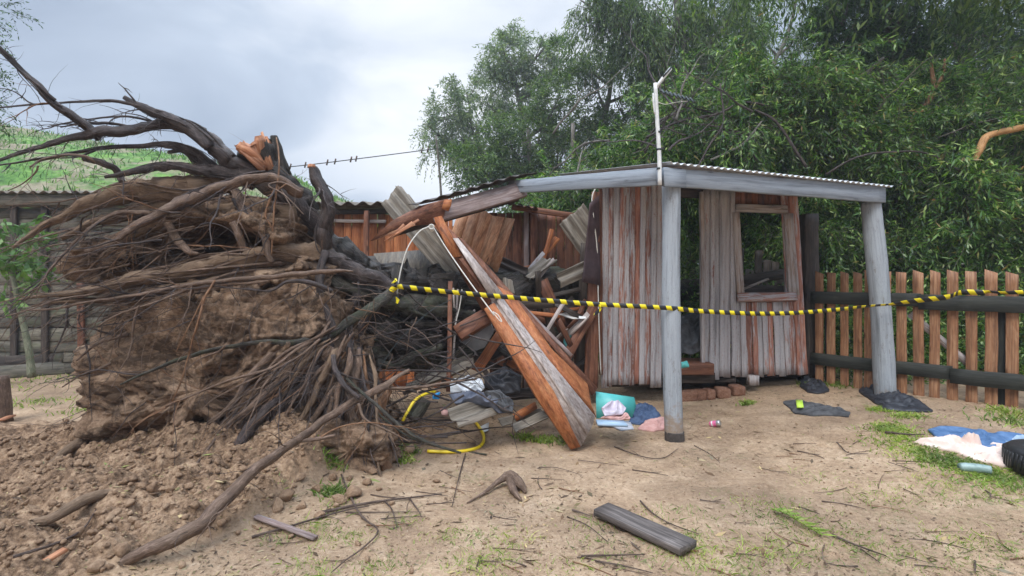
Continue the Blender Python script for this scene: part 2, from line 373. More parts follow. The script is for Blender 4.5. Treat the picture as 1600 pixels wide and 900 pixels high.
def soil_extra(nt, p, c):
    s = noise(nt, posn(nt, (1, 1, 2.2)), 3.2, 7, .75, .8); c = mix(nt, ramp(nt, s, [(.43, .85), (.54, 0)]), c, (.06, .038, .025))
    return mix(nt, ramp(nt, noise(nt, p, 6, 7, .75), [(.56, 0), (.66, .7)]), c, (.42, .29, .19))
M['soil'] = soilm('torn_soil', (.13, .08, .05), (.30, .195, .125), (.44, .30, .20), soil_extra, sc=1.3, st=1.0)
M['clod'] = soilm('clod_soil', (.17, .105, .065), (.35, .225, .14), (.48, .33, .215), sc=1.5)
M['root'] = bark('root_bark', (.045, .027, .02), (.15, .093, .063), (.34, .235, .175), dirt=.35)
M['rootd'] = bark('dark_root_bark', (.016, .012, .012), (.050, .037, .034), (.15, .115, .108), rough=.42, dirt=.15)
M['limb'] = bark('bright_orange_limb', (.22, .10, .035), (.48, .25, .10), (.62, .38, .18), st=.4)
M['rooto'] = bark('orange_root', (.10, .045, .02), (.24, .12, .06), (.42, .25, .14))
M['rootsoil'] = bark('soil_coated_root', (.07, .043, .028), (.21, .135, .085), (.36, .25, .165), rough=.85, dirt=.7)
M['trunk'] = bark('wet_trunk_bark', (.009, .007, .006), (.032, .024, .019), (.12, .095, .078), rough=.4, moss=.06, sc=.8, st=1)
M['trunkm'] = bark('mossy_trunk_bark', (.013, .011, .009), (.05, .043, .033), (.17, .15, .12), rough=.42, moss=.3, sc=.9, st=1)
M['split'] = wood('splintered_wood', (.22, .07, .03), (.46, .20, .10), (.64, .36, .21), var=.4)
M['treebark'] = bark('grey_tree_bark', (.05, .04, .035), (.14, .12, .10), (.30, .27, .23), moss=.2, sc=.6)
M['twig'] = bark('twig_bark', (.035, .022, .018), (.10, .065, .05), (.22, .16, .12))
M['orange'] = wood('orange_planks', (.17, .045, .018), (.42, .14, .05), (.60, .27, .11), var=.5)
M['brown'] = wood('brown_planks', (.06, .022, .014), (.19, .075, .042), (.34, .16, .09), var=.45)
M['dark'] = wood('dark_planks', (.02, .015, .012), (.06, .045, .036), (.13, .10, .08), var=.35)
M['weather'] = wood('weathered_planks', (.17, .13, .11), (.46, .38, .34), (.70, .63, .58), var=.2)
M['lean'] = wood('pale_orange_planks', (.30, .11, .05), (.57, .27, .135), (.72, .43, .26), var=.4)
M['worn'] = wood('worn_painted_planks', (.17, .065, .045), (.36, .155, .105), (.50, .28, .20), paint=(.47, .46, .47), amt=.68, var=.42, edge=.36)
M['frame'] = wood('window_frame_wood', (.15, .10, .08), (.34, .25, .20), (.50, .42, .36), paint=(.46, .42, .41), amt=.68, var=.2, edge=.2)
M['beam'] = wood('grey_painted_beam', (.16, .18, .21), (.27, .30, .34), (.36, .39, .43), var=.12, paint=(.30, .34, .39), amt=.8)
M['oldbeam'] = wood('old_beam', (.10, .055, .045), (.26, .19, .17), (.42, .36, .35), paint=(.34, .32, .34), amt=.55, var=.2)
M['post'] = wood('grey_painted_post', (.16, .16, .16), (.27, .28, .29), (.38, .40, .41), paint=(.36, .39, .42), amt=.86, var=.05, edge=0)
splash(M['post'])
M['postfoot'] = plain('tarred_post_foot', (.035, .03, .027), (.09, .075, .065), 20, .7)
M['fencerail'] = wood('tarred_rail', (.012, .013, .010), (.03, .032, .026), (.065, .065, .052), var=.15)
M['picket'] = wood('cedar_picket', (.11, .045, .022), (.32, .15, .072), (.52, .31, .175), var=.5, paint=(.12, .07, .05), amt=.42, edge=.35)
M['grey_board'] = wood('mossy_boards', (.05, .045, .035), (.14, .125, .095), (.27, .235, .18), var=.5, green=.45)
M['cement'] = wood('fibre_cement_sheet', (.09, .075, .055), (.23, .195, .155), (.38, .34, .29), var=.2, rough=.8)
M['iron'] = plain('galvanised_sheet', (.42, .43, .44), (.66, .67, .67), 9, .4, .5, .1, .002, metal=.35)
M['ply'] = wood('plywood_board', (.10, .085, .07), (.22, .19, .155), (.34, .28, .21), paint=(.20, .20, .19), amt=.6, var=.1)
M['white'] = plain('white_plastic', (.62, .62, .60), (.78, .78, .76), 20, .45)
M['rope'] = plain('white_rope', (.55, .52, .46), (.74, .72, .66), 60, .8)
M['cable'] = plain('dark_cable', (.02, .03, .03), (.05, .06, .06), 20, .5)
M['hose'] = plain('yellow_hose', (.72, .50, .015), (.85, .64, .03), 12, .35, .5)
M['brick'] = soilm('clay_brick', (.15, .07, .045), (.30, .15, .095), (.42, .25, .17), sc=2)
M['tyre'] = plain('tyre_rubber', (.012, .012, .013), (.035, .035, .036), 30, .45, .4)
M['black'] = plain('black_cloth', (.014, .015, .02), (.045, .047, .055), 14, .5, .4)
M['greycloth'] = plain('charcoal_cloth', (.04, .04, .042), (.11, .11, .115), 14, .8)
M['greyblue'] = plain('grey_blue_cloth', (.07, .08, .11), (.17, .18, .22), 10, .85)
M['denim'] = plain('denim', (.035, .06, .12), (.09, .135, .23), 18, .85)
M['blue'] = plain('blue_cloth', (.045, .105, .22), (.12, .21, .37), 9, .8)
M['lightblue'] = plain('pale_blue_cloth', (.26, .37, .48), (.38, .48, .58), 9, .8)
M['peach'] = plain('peach_cloth', (.66, .48, .40), (.80, .66, .58), 7, .85)
M['pink'] = plain('pink_cloth', (.48, .25, .22), (.62, .38, .34), 12, .85)
M['lilac'] = plain('lilac_cloth', (.42, .36, .42), (.62, .56, .62), 12, .8)
M['turq'] = plain('turquoise_card', (.05, .36, .34), (.12, .46, .43), 5, .4, .5)
M['foam'] = plain('grey_foam', (.24, .25, .26), (.36, .36, .37), 5, .8)
M['paper'] = plain('paper', (.55, .58, .66), (.72, .74, .78), 20, .6)
M['bluep'] = plain('blue_plastic', (.02, .28, .70), (.04, .38, .80), 6, .35, .5)
M['lime'] = plain('lime_tag', (.45, .70, .06), (.62, .82, .12), 20, .4)
M['canpink'] = plain('pink_can', (.62, .10, .25), (.72, .18, .34), 30, .3, .6)
M['metal'] = plain('bare_metal', (.5, .5, .5), (.7, .7, .7), 20, .3, .5, metal=.8)
M['glass'] = plain('green_plastic', (.13, .20, .18), (.32, .42, .39), 15, .3, .6)
m, nt, b = mk('clear_plastic', .25, .6); b.inputs['Base Color'].default_value = (.62, .64, .66, 1)
bump(nt, b, noise(nt, posn(nt), 25, 4, .6), .8, .01); M['plastic'] = m
m, nt, b = mk('hazard_tape', .4, .5)
a = nd(nt, 'ShaderNodeAttribute', attribute_name='gc'); sp = nd(nt, 'ShaderNodeSeparateXYZ'); nt.links.new(a.outputs['Vector'], sp.inputs[0])
t = mth(nt, 'FRACT', mth(nt, 'DIVIDE', mth(nt, 'ADD', sp.outputs[0], mth(nt, 'MULTIPLY', sp.outputs[1], .55)), .125)); t = mth(nt, 'GREATER_THAN', t, .46)
nt.links.new(mix(nt, t, (.80, .66, .01), (.018, .018, .02)), b.inputs['Base Color']); M['tape'] = m
M['grass'] = leafm('grass_blades', [(.14, .22, .04), (.24, .36, .07), (.36, .46, .12), (.46, .46, .20)], .35)
M['leafnear'] = leafm('willow_leaves', [(.02, .05, .014), (.04, .10, .022), (.07, .16, .035), (.12, .23, .05), (.20, .32, .09), (.36, .45, .20), (.24, .14, .06)], .35, .3)  # palest green stop puts sky highlights into the colour of a few leaves
M['leafmid'] = leafm('gum_leaves', [(.04, .08, .03), (.085, .15, .05), (.14, .21, .08), (.22, .29, .13)], .42)
M['leafdark'] = leafm('cypress_leaves', [(.015, .045, .015), (.035, .09, .026), (.065, .14, .04), (.12, .21, .07)], .35)
M['leaffar'] = leafm('hazed_gum_leaves', [(.09, .14, .09), (.15, .21, .13), (.22, .28, .18), (.30, .34, .25)], .4)  # gum green brightened to put distance haze into the leaf colour
M['leafbush'] = leafm('sapling_leaves', [(.08, .17, .05), (.14, .27, .08), (.2, .33, .12)], .3)
M['litter'] = leafm('leaf_litter', [(.06, .035, .022), (.15, .09, .055), (.30, .21, .13), (.45, .36, .22), (.12, .08, .05), (.26, .30, .10)], 0., .8)
# ---------------- the ground ----------------
def axis(segs):
    out = []
    for a, b, s in segs: out += list(np.arange(a, b-1e-6, s))
    out.append(segs[-1][1]); return np.array(out)
def make_ground():
    xs = axis([(-600, -60, 60), (-60, -12, 4), (-12, -5, .25), (-5, -.2, .0165), (-.2, 6.6, .034), (6.6, 12, .3), (12, 60, 4), (60, 600, 60)])
    ys = axis([(-60, 0, 6), (0, 1.6, .2), (1.6, 4.9, .0165), (4.9, 8, .034), (8, 14, .25), (14, 60, 3), (60, 1200, 80)])
    x, y = np.meshgrid(xs, ys, indexing='ij'); z = gz(x, y, True)
    mb = MB(); idx = np.arange(x.size).reshape(x.shape)
    q = np.stack([idx[:-1, :-1], idx[1:, :-1], idx[1:, 1:], idx[:-1, 1:]], -1).reshape(-1, 4)
    mb.add(np.stack([x, y, z], -1).reshape(-1, 3), q, np.stack([x, y, churn(x, y)], -1).reshape(-1, 3))
    fc = churn(x, y)[:-1, :-1].ravel() < .4; o = mb.build('ground', M['ground'], smooth=fc); tag(o, kind='structure'); return o
make_ground()
def make_hill():
    x, y = np.meshgrid(np.linspace(-75, 8, 140), np.linspace(10.5, 70, 90), indexing='ij')
    top = np.interp(x, [-75, -30, -21, -15, -9, -4, 2, 8], [12.5, 10.9, 9.4, 8.6, 6.2, 4.4, 2, 0])
    z = top*ss((y-10.5)/21)**.8+(.5*fbm(P3(x*.3, y*.3), 21, 4)+.12*fbm(P3(x*2, y*2), 22, 3))*ss((y-10.5)/5)-.15
    mb = MB(); idx = np.arange(x.size).reshape(x.shape)
    q = np.stack([idx[:-1, :-1], idx[1:, :-1], idx[1:, 1:], idx[:-1, 1:]], -1).reshape(-1, 4)
    mb.add(np.stack([x, y, z], -1).reshape(-1, 3), q)
    def ex(nt, p, c):
        g = noise(nt, p, .45, 7, .72); h = noise(nt, p, 2.2, 8, .8); return mix(nt, ramp(nt, g, [(.44, 0), (.54, 1)]), c, ramp(nt, h, [(.36, (.03, .08, .014)), (.48, (.08, .18, .03)), (.6, (.17, .31, .06)), (.7, (.28, .38, .11))]))
    mt = soilm('grassy_hill', (.16, .13, .08), (.24, .20, .13), (.32, .28, .19), ex, sc=.4)
    tag(mb.build('hill', mt, smooth=True), kind='structure')
    # tufts and low weeds over the slope
    n = 110000; i = rng.integers(0, x.size, n); px = x.ravel()[i]+rng.uniform(-.35, .35, n); py = y.ravel()[i]+rng.uniform(-.35, .35, n); pz = z.ravel()[i]
    keep = (py < 45) & (px > -45) & (fbm(P3(px*.5, py*.5), 41, 3) > -.25); P = np.stack([px, py, pz-.05], -1)[keep]; blades('grass', P, .10, .30, .028, M['hillgrass'])
def blades(name, P, h0, h1, w, mat, lean=.5, label=None):
    n = len(P); a = rng.uniform(0, 2*np.pi, n); h = rng.uniform(h0, h1, n)[:, None]
    s = np.stack([np.cos(a), np.sin(a), np.zeros(n)], -1)*w; l = rng.normal(0, lean, (n, 3))*h; l[:, 2] = 0; up = np.zeros((n, 3)); up[:, 2:] = h
    V = np.stack([P-s, P+s, P+up*.6+l*.35+s*.7, P+up+l, P+up*.6+l*.35-s*.7], 1).reshape(-1, 3); i = np.arange(n)[:, None]*5
    mb = MB(); mb.add(V, i+np.array([[0, 1, 2, 3, 4]])); return tag(mb.build(name, mat), kind='stuff', label=label)
M['hillgrass'] = leafm('hill_grass', [(.05, .13, .018), (.09, .21, .03), (.15, .30, .05), (.24, .34, .09)], .35)
make_hill()

# ---------------- board-walled outbuilding at the left ----------------
def left_shed():
    t = thing('board_outbuilding', 'low mossy outbuilding clad in horizontal boards at the far left behind the roots', 'shed')
    Y = 8.4; xr = W(330, 0, Y)[0]; xl = -12.5; mb = MB(); z = .02
    k = 0
    while z < 2.74:
        h = random.uniform(.17, .22); xs = [xl, -9.6+random.uniform(-.3, .3), -7.2+random.uniform(-.2, .2), xr]
        for a, b in zip(xs[:-1], xs[1:]):
            board(mb, (a, Y+.02+random.uniform(-.008, .008), z+h/2), (b-.008, Y+.02, z+h/2+random.uniform(-.02, .02)), h-.006, .022, (0, -1, .12), jit=.008)
        z += h-.012
    mb.build('cladding', M['grey_board'], t)
    mb = MB(); board(mb, (xl, Y+.12, 1.4), (xr, Y+.12, 1.4), 2.6, .03, (0, -1, 0)); mb.build('wall_lining', M['dark'], t)
    for px in (22, 70, 128, 210):
        mb = MB(); p = W(px, 500, Y-.03); board(mb, (p[0], p[1], 0), (p[0]+random.uniform(-.03, .03), p[1], 2.75 if px != 128 else 1.5), .10, .05); mb.build('wall_post', M['dark'] if px != 128 else M['brown'], t)
    mb = MB(); board(mb, (xl, Y-.10, 2.84), (xr, Y-.10, 2.84), .16, .03); mb.build('fascia', M['grey_board'], t)
    mb = MB(); corr(mb, (xr+.05, Y-.18, 2.96), (xl-xr-.05, 0, 0), (0, 3.4, .35), wl=.17, amp=.022, th=.006, rag=.01); mb.build('roof', M['cement'], t)
    mb = MB(); board(mb, (xr-.02, Y+.05, 1.4), (xr-.02, Y+3.2, 1.5), 2.75, .03, (1, 0, 0)); mb.build('side_wall', M['grey_board'], t)
    settle(t)
    mb = MB(); a = G(-60, 597); b = G(126, 582); board(mb, a+[0, 0, .10], b+[0, 0, .10], .20, .09, (0, -1, .2), jit=.004)
    tag(mb.build('edging_slab', M['grey_board'], origin=(a+b)/2), 'long grey edging slab lying in front of the mossy board wall', 'slab')
    mb = MB(); board(mb, a+[-.5, .13, .18], b+[.3, .13, .18], .30, .03, (0, -1, 0), jit=.004)
    tag(mb.build('kick_board', M['dark'], origin=(a+b)/2), 'dark low kick board leaning on the mossy board wall behind the slab', 'board')
left_shed()

# ---------------- rear hut with orange plank wall ----------------
def plankwall(mb, x0, x1, Y, zb, zt, wmin=.09, wmax=.15, lean=0., Y1=None, jz=.03, face=(0, -1, 0)):
    x = x0; Y1 = Y if Y1 is None else Y1
    while x < x1:
        w = min(random.uniform(wmin, wmax), x1-x+.02); f = (x+w/2-x0)/(x1-x0); y = Y+(Y1-Y)*f
        board(mb, (x+w/2, y+random.uniform(-.006, .006), zb+random.uniform(-jz, jz)), (x+w/2+lean, y, zt+random.uniform(-jz, jz)*.5), w-.004, .022, face); x += w
def rear_hut():
    t = thing('rear_hut', 'rear hut with orange vertical plank walls and grey corrugated roof edge behind the fallen trunk', 'hut')
    Y = 7.3; X = lambda px: (px-800)/F*Y; Z = lambda py: CAMH+(HOR-py)/F*Y
    mb = MB(); plankwall(mb, X(395), X(705), Y, 0, Z(334)); mb.build('plank_wall', M['orange'], t)
    mb = MB(); plankwall(mb, X(765), X(912), Y-.1, 0, Z(334)); mb.build('plank_wall', M['brown'], t)
    mb = MB(); board(mb, (X(400), Y-.05, Z(343)), (X(604), Y-.05, Z(347)), .045, .05); mb.build('batten', M['weather'], t)
    mb = MB(); corr(mb, (X(395), Y-.25, Z(325)+.02), (X(625)-X(395), 0, .01), (0, 2.6, .32), wl=.205, amp=.027, th=.007, per=10); mb.build('roof', M['cement'], t)
    mb = MB(); board(mb, (X(395), Y-.02, Z(331)), (X(700), Y-.02, Z(331)), .07, .04); mb.build('fascia', M['dark'], t)
    for px, c in ((822, 'oldbeam'), (832, 'brown'), (578, 'brown')):
        mb = MB(); board(mb, (X(px), Y-.17, 0), (X(px), Y-.17, Z(332)), .07, .05); mb.build('wall_post', M[c], t)
    mb = MB(); board(mb, (X(800), Y-.22, Z(327)), (X(912), Y-.22, Z(343)), .075, .05); mb.build('wall_plate', M['brown'], t)
    mb = MB(); corr(mb, (X(748), Y-.55, Z(316)), (X(838)-X(748), 0, -.17), (0, 1.5, .2), wl=.1, amp=.014, th=.005); mb.build('roof_sheet', M['dark'], t)
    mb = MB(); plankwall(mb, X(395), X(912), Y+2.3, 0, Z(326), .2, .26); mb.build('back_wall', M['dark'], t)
    settle(t)
rear_hut()

# ---------------- the porch and front of the ruined shack ----------------
P1 = np.array([1.54, 4.93]); D = nrm(np.array([2.74, .96, 0]))[:2]; Nn = np.array([-D[1], D[0]])
def shack():
    t = thing('ruined_shack', 'wrecked timber shack with worn grey and orange plank walls under a grey porch roof', 'shack')
    # porch posts: peeled poles, slightly crooked
    for (tx, ty, Y, by, bx, r, foot) in ((1047, 288, 4.93, 0, 1051, 14.0, True), (1362, 316, 5.86, 0, 1381, 14.2, False)):
        a = W(tx, ty, Y); g = G(bx, 693 if foot else 617); g[1] = min(g[1], Y+.02); b = np.array([(bx-800)/F*Y, Y-.04, float(gz((bx-800)/F*Y, Y))-.05])
        P = [a+(b-a)*u+np.array([.012*math.sin(u*5+bx), 0, 0]) for u in np.linspace(0, 1, 9)]; R = [r*Y/F*(0.98+.05*u+.03*math.sin(u*11+bx)) for u in np.linspace(0, 1, 9)]
        mb = MB(); tube(mb, P, R, sides=22, rough=.05, ridge=.016, n=6); po = mb.build('post', M['post'], t, smooth=True)
        if foot:
            mb = MB(); q = P[-1]; tube(mb, [q+[0, 0, .005], q+[0, 0, .075], q+[0, 0, .135]], [R[-1]*1.04, R[-1]*1.03, R[-1]*1.012], sides=22, rough=.04); mb.build('post_foot', M['postfoot'], po)
    a = W(1036, 276, 4.80); b = W(1381, 305, 5.76); f = (D[1], -D[0], 0)
    mb = MB(); board(mb, a, b, .172, .045, f, jit=.003); mb.build('front_beam', M['beam'], t)
    mb = MB(); board(mb, W(1037, 277, 4.757), W(1071, 279, 4.84), .175, .02, f); mb.build('beam_patch', M['beam'], t)
    mb = MB(); board(mb, W(1031, 276, 4.77), W(796, 292.5, 5.9), .165, .045, (-.75, -.66, 0), w1=.14); mb.build('side_beam', M['beam'], t)
    mb = MB(); board(mb, W(1029, 262, 4.74), W(1029, 289, 4.74), .035, .03); mb.build('beam_block', M['beam'], t)
    # roof sheets over the porch, rising to the back
    o = np.append(np.array([1.45, 4.80])-Nn*.06, 2.612); e = np.array([D[0], D[1], -.012])*2.96
    v = np.array([Nn[0], Nn[1], .155])*2.5
    mb = MB(); corr(mb, o, e, v, wl=.078, amp=.0105, th=.004, per=10); ro = mb.build('roof', M['iron'], t)
    mb = MB()
    for u in (.05, .5, .97):
        p = o+e*u; board(mb, p+np.array([0, 0, -.055])+v*.03, p+np.array([0, 0, -.055])+v*.97, .07, .045, (0, 0, 1))
    mb.build('rafter', M['dark'], ro)
    # front wall planks, left panel
    def planks(mb, spec, yb, yt, Y, w, alt=.02):
        for i, (xb, xt) in enumerate(spec):
            dy = (i % 2)*alt; board(mb, W(xb, yb(xb)+random.uniform(-4, 4), Y-dy), W(xt, yt, Y-dy-.02), (w if not hasattr(w, '__len__') else w[i % len(w)])*Y/F, .024, (0, -1, 0), jit=.004, ragged=.02)
    mb = MB(); xs = np.linspace(944, 1029, 11)
    planks(mb, [(x+random.uniform(-1, 1), x+2+random.uniform(-1, 1)) for x in xs], lambda x: 603-(x-940)*.02, 270, 6.35, (12, 7.5, 10.5, 8))
    mb.build('wall_panel', M['worn'], t)
    mb = MB(); board(mb, W(944, 598, 6.41), W(1034, 597, 6.41), .10, .04); board(mb, W(944, 330, 6.41), W(1034, 330, 6.41), .09, .04); mb.build('wall_rail', M['dark'], t)
    # right panel with the window opening (1155-1228 x 331-460)
    mb = MB(); Y = 6.55; k = 0
    xx = 1101
    while xx < 1258:
        u = (xx-1100)/157.; w = (11.5, 7.5, 10, 8)[k % 4]; dy = (k % 2)*.02; yb = 590-3*u+random.uniform(-3, 3)
        xt = 1104+(xx-1100)*.865; lo, hi = 458+8*u, 333
        inw = 1150 < (xx+ (xt-xx)*.45) < 1229
        if inw:
            tt = (590-lo)/(590-300); board(mb, W(xx, yb, Y-dy), W(xx+(xt-xx)*tt, lo+2, Y-dy), w*Y/F, .024, jit=.004, ragged=.02)
        else:
            board(mb, W(xx, yb, Y-dy), W(xt, 297, Y-dy-.03), w*Y/F, .024, jit=.004, ragged=.02)
        xx += w-.6; k += 1
    mb.build('wall_panel', M['worn'], t)
    mb = MB(); xx = 1150
    while xx < 1238:
        board(mb, W(xx, 320, Y+.01), W(xx, 292, Y+.01), 10*Y/F, .022); xx += 9.6
    mb.build('lintel_planks', M['brown'], t)
    wf = MB()
    board(wf, W(1149, 325, Y-.05), W(1229, 328, Y-.05), 12*Y/F, .05)                     # head
    wfo = wf.build('window_frame', M['frame'], t)
    wf = MB(); board(wf, W(1157, 461, Y-.045), W(1149, 332, Y-.045), 11*Y/F, .05); wf.build('jamb', M['frame'], wfo)
    wf = MB(); board(wf, W(1240, 461, Y-.045), W(1231, 334, Y-.045), 16*Y/F, .05, w1=14*Y/F); wf.build('jamb', M['frame'], wfo)
    wf = MB(); board(wf, W(1152, 465, Y-.06), W(1243, 464, Y-.06), 13*Y/F, .07, (0, -1, .35)); wf.build('sill', M['worn'], wfo)
    wf = MB(); board(wf, W(1229, 340, Y+.02), W(1229, 458, Y+.02), .02, .09, (0, -1, 0)); wf.build('reveal', M['frame'], wfo)
    mb = MB(); board(mb, W(1098, 588, 6.5), W(1096, 300, 6.5), 5*Y/F, .07); mb.build('door_jamb', M['frame'], t)
    mb = MB(); board(mb, W(1110, 560, 6.63), W(1252, 560, 6.63), .09, .04); mb.build('wall_rail', M['dark'], t)
    mb = MB(); board(mb, W(1176, 601, 6.5), W(1176, 586, 6.5), .12, .1); mb.build('wall_block', M['frame'], t)
    mb = MB(); board(mb, W(1266, 592, 6.8), W(1262, 335, 6.8), 21*6.8/F, .17, jit=.01); mb.build('corner_post', M['dark'], t)
    # dark end of the left panel and torn side sheets
    mb = MB(); board(mb, W(939, 585, 6.33), W(938, 292, 6.33), 5*6.3/F, .05, jit=.004); mb.build('wall_stud', M['brown'], t)
    # threshold steps in the doorway
    mb = MB(); board(mb, W(1050, 588, 6.55), W(1112, 588, 6.55), .22, .13, (0, 0, 1)); mb.build('door_step', M['dark'], t)
    mb = MB(); board(mb, W(1050, 572, 6.62), W(1104, 572, 6.62), .14, .5, (0, -1, 0)); mb.build('door_sill', M['brown'], t)
    mb = MB(); board(mb, W(960, 575, 7.5), W(1240, 575, 7.5), 1.2, .05, (0, 0, 1)); mb.build('floor', M['dark'], t)
    # fascia of the wall top inside
    mb = MB(); board(mb, W(940, 300, 6.45), W(1245, 302, 6.75), .14, .05); mb.build('wall_plate', M['dark'], t)
    settle(t)
shack()
def one(name, label, cat, mt, fn, group=None, smooth=False):
    mb = MB(); fn(mb); V = np.concatenate(mb.V); o = (V.min(0)+V.max(0))/2; o[2] = V[:, 2].min()
    return tag(mb.build(name, M[mt], smooth=smooth, origin=o), label, cat, group)
# dark planks and torn sheet left of the front wall
one('side_plank', 'tall dark brown plank standing against the left edge of the worn front wall', 'plank', 'brown', lambda mb: board(mb, W(923, 606, 6.2), W(931, 300, 6.2), 22*6.2/F, .03, jit=.006, w1=12*6.2/F))
one('side_plank', 'dark charcoal plank behind the tall brown one left of the worn front wall', 'plank', 'dark', lambda mb: board(mb, W(905, 600, 6.5), W(914, 380, 6.5), 13*6.5/F, .03))
def torn(mb):
    k = 8; x, y = np.meshgrid(np.linspace(0, 1, k), np.linspace(0, 1, 12), indexing='ij')
    A, B, C, Dd = W(921, 318, 6.05), W(936, 306, 6.2), W(909, 448, 6.0), W(938, 430, 6.15)
    P = (A*(1-x)[..., None]+B*x[..., None])*(1-y)[..., None]+(C*(1-x)[..., None]+Dd*x[..., None])*y[..., None]
    P = P+np.stack([0*x, .05*fbm(P*6, 3, 2), .02*fbm(P*8, 7, 2)], -1)+np.stack([np.zeros_like(x), 0*x, -(x-.3)*.18*(y > .9)], -1)
    idx = np.arange(x.size).reshape(x.shape); q = np.stack([idx[:-1, :-1], idx[1:, :-1], idx[1:, 1:], idx[:-1, 1:]], -1).reshape(-1, 4)
    K = x.size; V = P.reshape(-1, 3); edge = []
    for a in (idx[:, 0][::-1], idx[:, -1], idx[0, :], idx[-1, :][::-1]): edge += [[a[i], a[i+1], a[i+1]+K, a[i]+K] for i in range(len(a)-1)]
    mb.add(np.concatenate([V, V+[0, .008, 0]]), np.concatenate([q, q[:, ::-1]+K, np.array(edge)]))
M['maroon'] = plain('maroon_sheet', (.035, .022, .025), (.085, .055, .06), 6, .6)
one('torn_sheet', 'torn dark maroon sheet hanging beside the left end of the worn front wall', 'sheet', 'maroon', torn, smooth=True)

# broken rafter with roof sheet hanging off the porch beam
def rafter():
    t = thing('broken_rafter', 'snapped grey and brown rafter sagging left off the porch beam with splintered orange end', 'rafter')
    f = (-.3, -.93, .1)
    mb = MB(); board(mb, W(818, 296, 5.84), W(672, 336, 5.35), .185, .05, f, jit=.004, w1=.20, ragged=.03); mb.build('rafter_board', M['oldbeam'], t)
    mb = MB(); slab(mb, [W(700, 310, 5.36), W(690, 350, 5.34), W(640, 352, 5.25), W(579, 376, 5.1), W(612, 345, 5.15), W(655, 322, 5.3)], (0, .045, 0), W(600, 360, 5.2)-W(690, 330, 5.3)); be = mb.build('broken_end', M['brown'], t)
    mb = MB(); board(mb, W(812, 306, 5.9), W(618, 360, 5.3), .17, .04, (-.3, -.5, -.8), jit=.004); mb.build('lower_board', M['dark'], t)
    mb = MB()
    for i in range(7):
        a = W(random.uniform(630, 655), random.uniform(342, 352), 5.12+.02*(i % 3)); b = W(random.uniform(584, 608), random.uniform(364, 382), 5.08)
        board(mb, a, b, .03, .012, (0, -1, .2), w1=.004, t1=.004, jit=.006)
    mb.build('splinter', M['split'], be)
    mb = MB(); slab(mb, [W(694, 312, 5.3), W(706, 311, 5.3), W(704, 322, 5.3), W(700, 330, 5.3), W(690, 326, 5.3)], (0, .03, 0)); mb.build('bare_patch', M['orange'], t)
    mb = MB(); o = W(641, 321, 5.22); u = W(812, 273, 5.75)-o; corr(mb, o, u, np.array([.25, .9, .22]), wl=.17, amp=.012, th=.008, rag=.05, nv=10); mb.build('roof_sheet', M['dark'], t)
    settle(t)
rafter()

# big fallen plank frame leaning to the ground
def aframe():
    t = thing('fallen_plank_frame', 'long fallen bundle of orange and weathered grey planks slanting from rafter to ground', 'planks')
    n = nrm((.25, -.95, .2))
    def Y(py): return 5.33-(py-335)/360.*.75
    w = lambda x, y, d=0.: W(x, y, Y(y)+d)
    g = w(905, 690)-w(690, 340)
    th = -n*.045
    mb = MB(); slab(mb, [w(677, 340), w(690, 337), w(722, 400), w(706, 402)], th, g); mb.build('edge_board', M['orange'], t)
    mb = MB(); slab(mb, [w(677, 352, .02), w(706, 403, .02), w(722, 400, .02), w(768, 470, .02), w(756, 486, .02)], th, g); slab(mb, [w(722, 398, .04), w(690, 345, .04), w(712, 366, .04), w(782, 462, .04), w(768, 472, .04)], th*.6, g); mb.build('edge_board', M['brown'], t)
    mb = MB(); slab(mb, [w(757, 482, -.01), w(772, 473, -.01), w(866, 612, -.01), w(907, 698, -.02), w(893, 702, -.02), w(838, 620, -.01)], th, g); mb.build('edge_board', M['orange'], t)
    mb = MB(); slab(mb, [w(708, 372, -.02), w(716, 372, -.02), w(786, 459, -.02), w(771, 471, -.02)], th*.4, g); slab(mb, [w(764, 466, .03), w(783, 462, .03), w(856, 560, .04), w(930, 650, .05), w(926, 664, .04), w(908, 698, .0), w(862, 612, .0)], th*.5, g)
    slab(mb, [w(770, 462, .0), w(776, 460, .0), w(868, 585, .0), w(921, 672, .0), w(917, 680, .0), w(860, 590, .0)], th*.3, g); mb.build('weathered_board', M['weather'], t)
    mb = MB(); slab(mb, [w(776, 446, .06), w(800, 458, .07), w(862, 545, .1), w(918, 600, .12), w(924, 632, .1), w(932, 652, .08), w(856, 562, .06), w(784, 462, .05)], th*.5, g); mb.build('inner_board', M['orange'], t)
    mb = MB(); slab(mb, [w(716, 370, .10), w(724, 374, .10), w(812, 470, .14), w(890, 560, .16), w(934, 606, .16), w(926, 618, .15), w(866, 545, .14), w(776, 446, .10)], th*.5, g); mb.build('outer_board', M['brown'], t)
    mb = MB(); board(mb, w(770, 432, .2), w(893, 556, .2), .035, .03, n); mb.build('batten', M['oldbeam'], t)
    settle(t)
aframe()
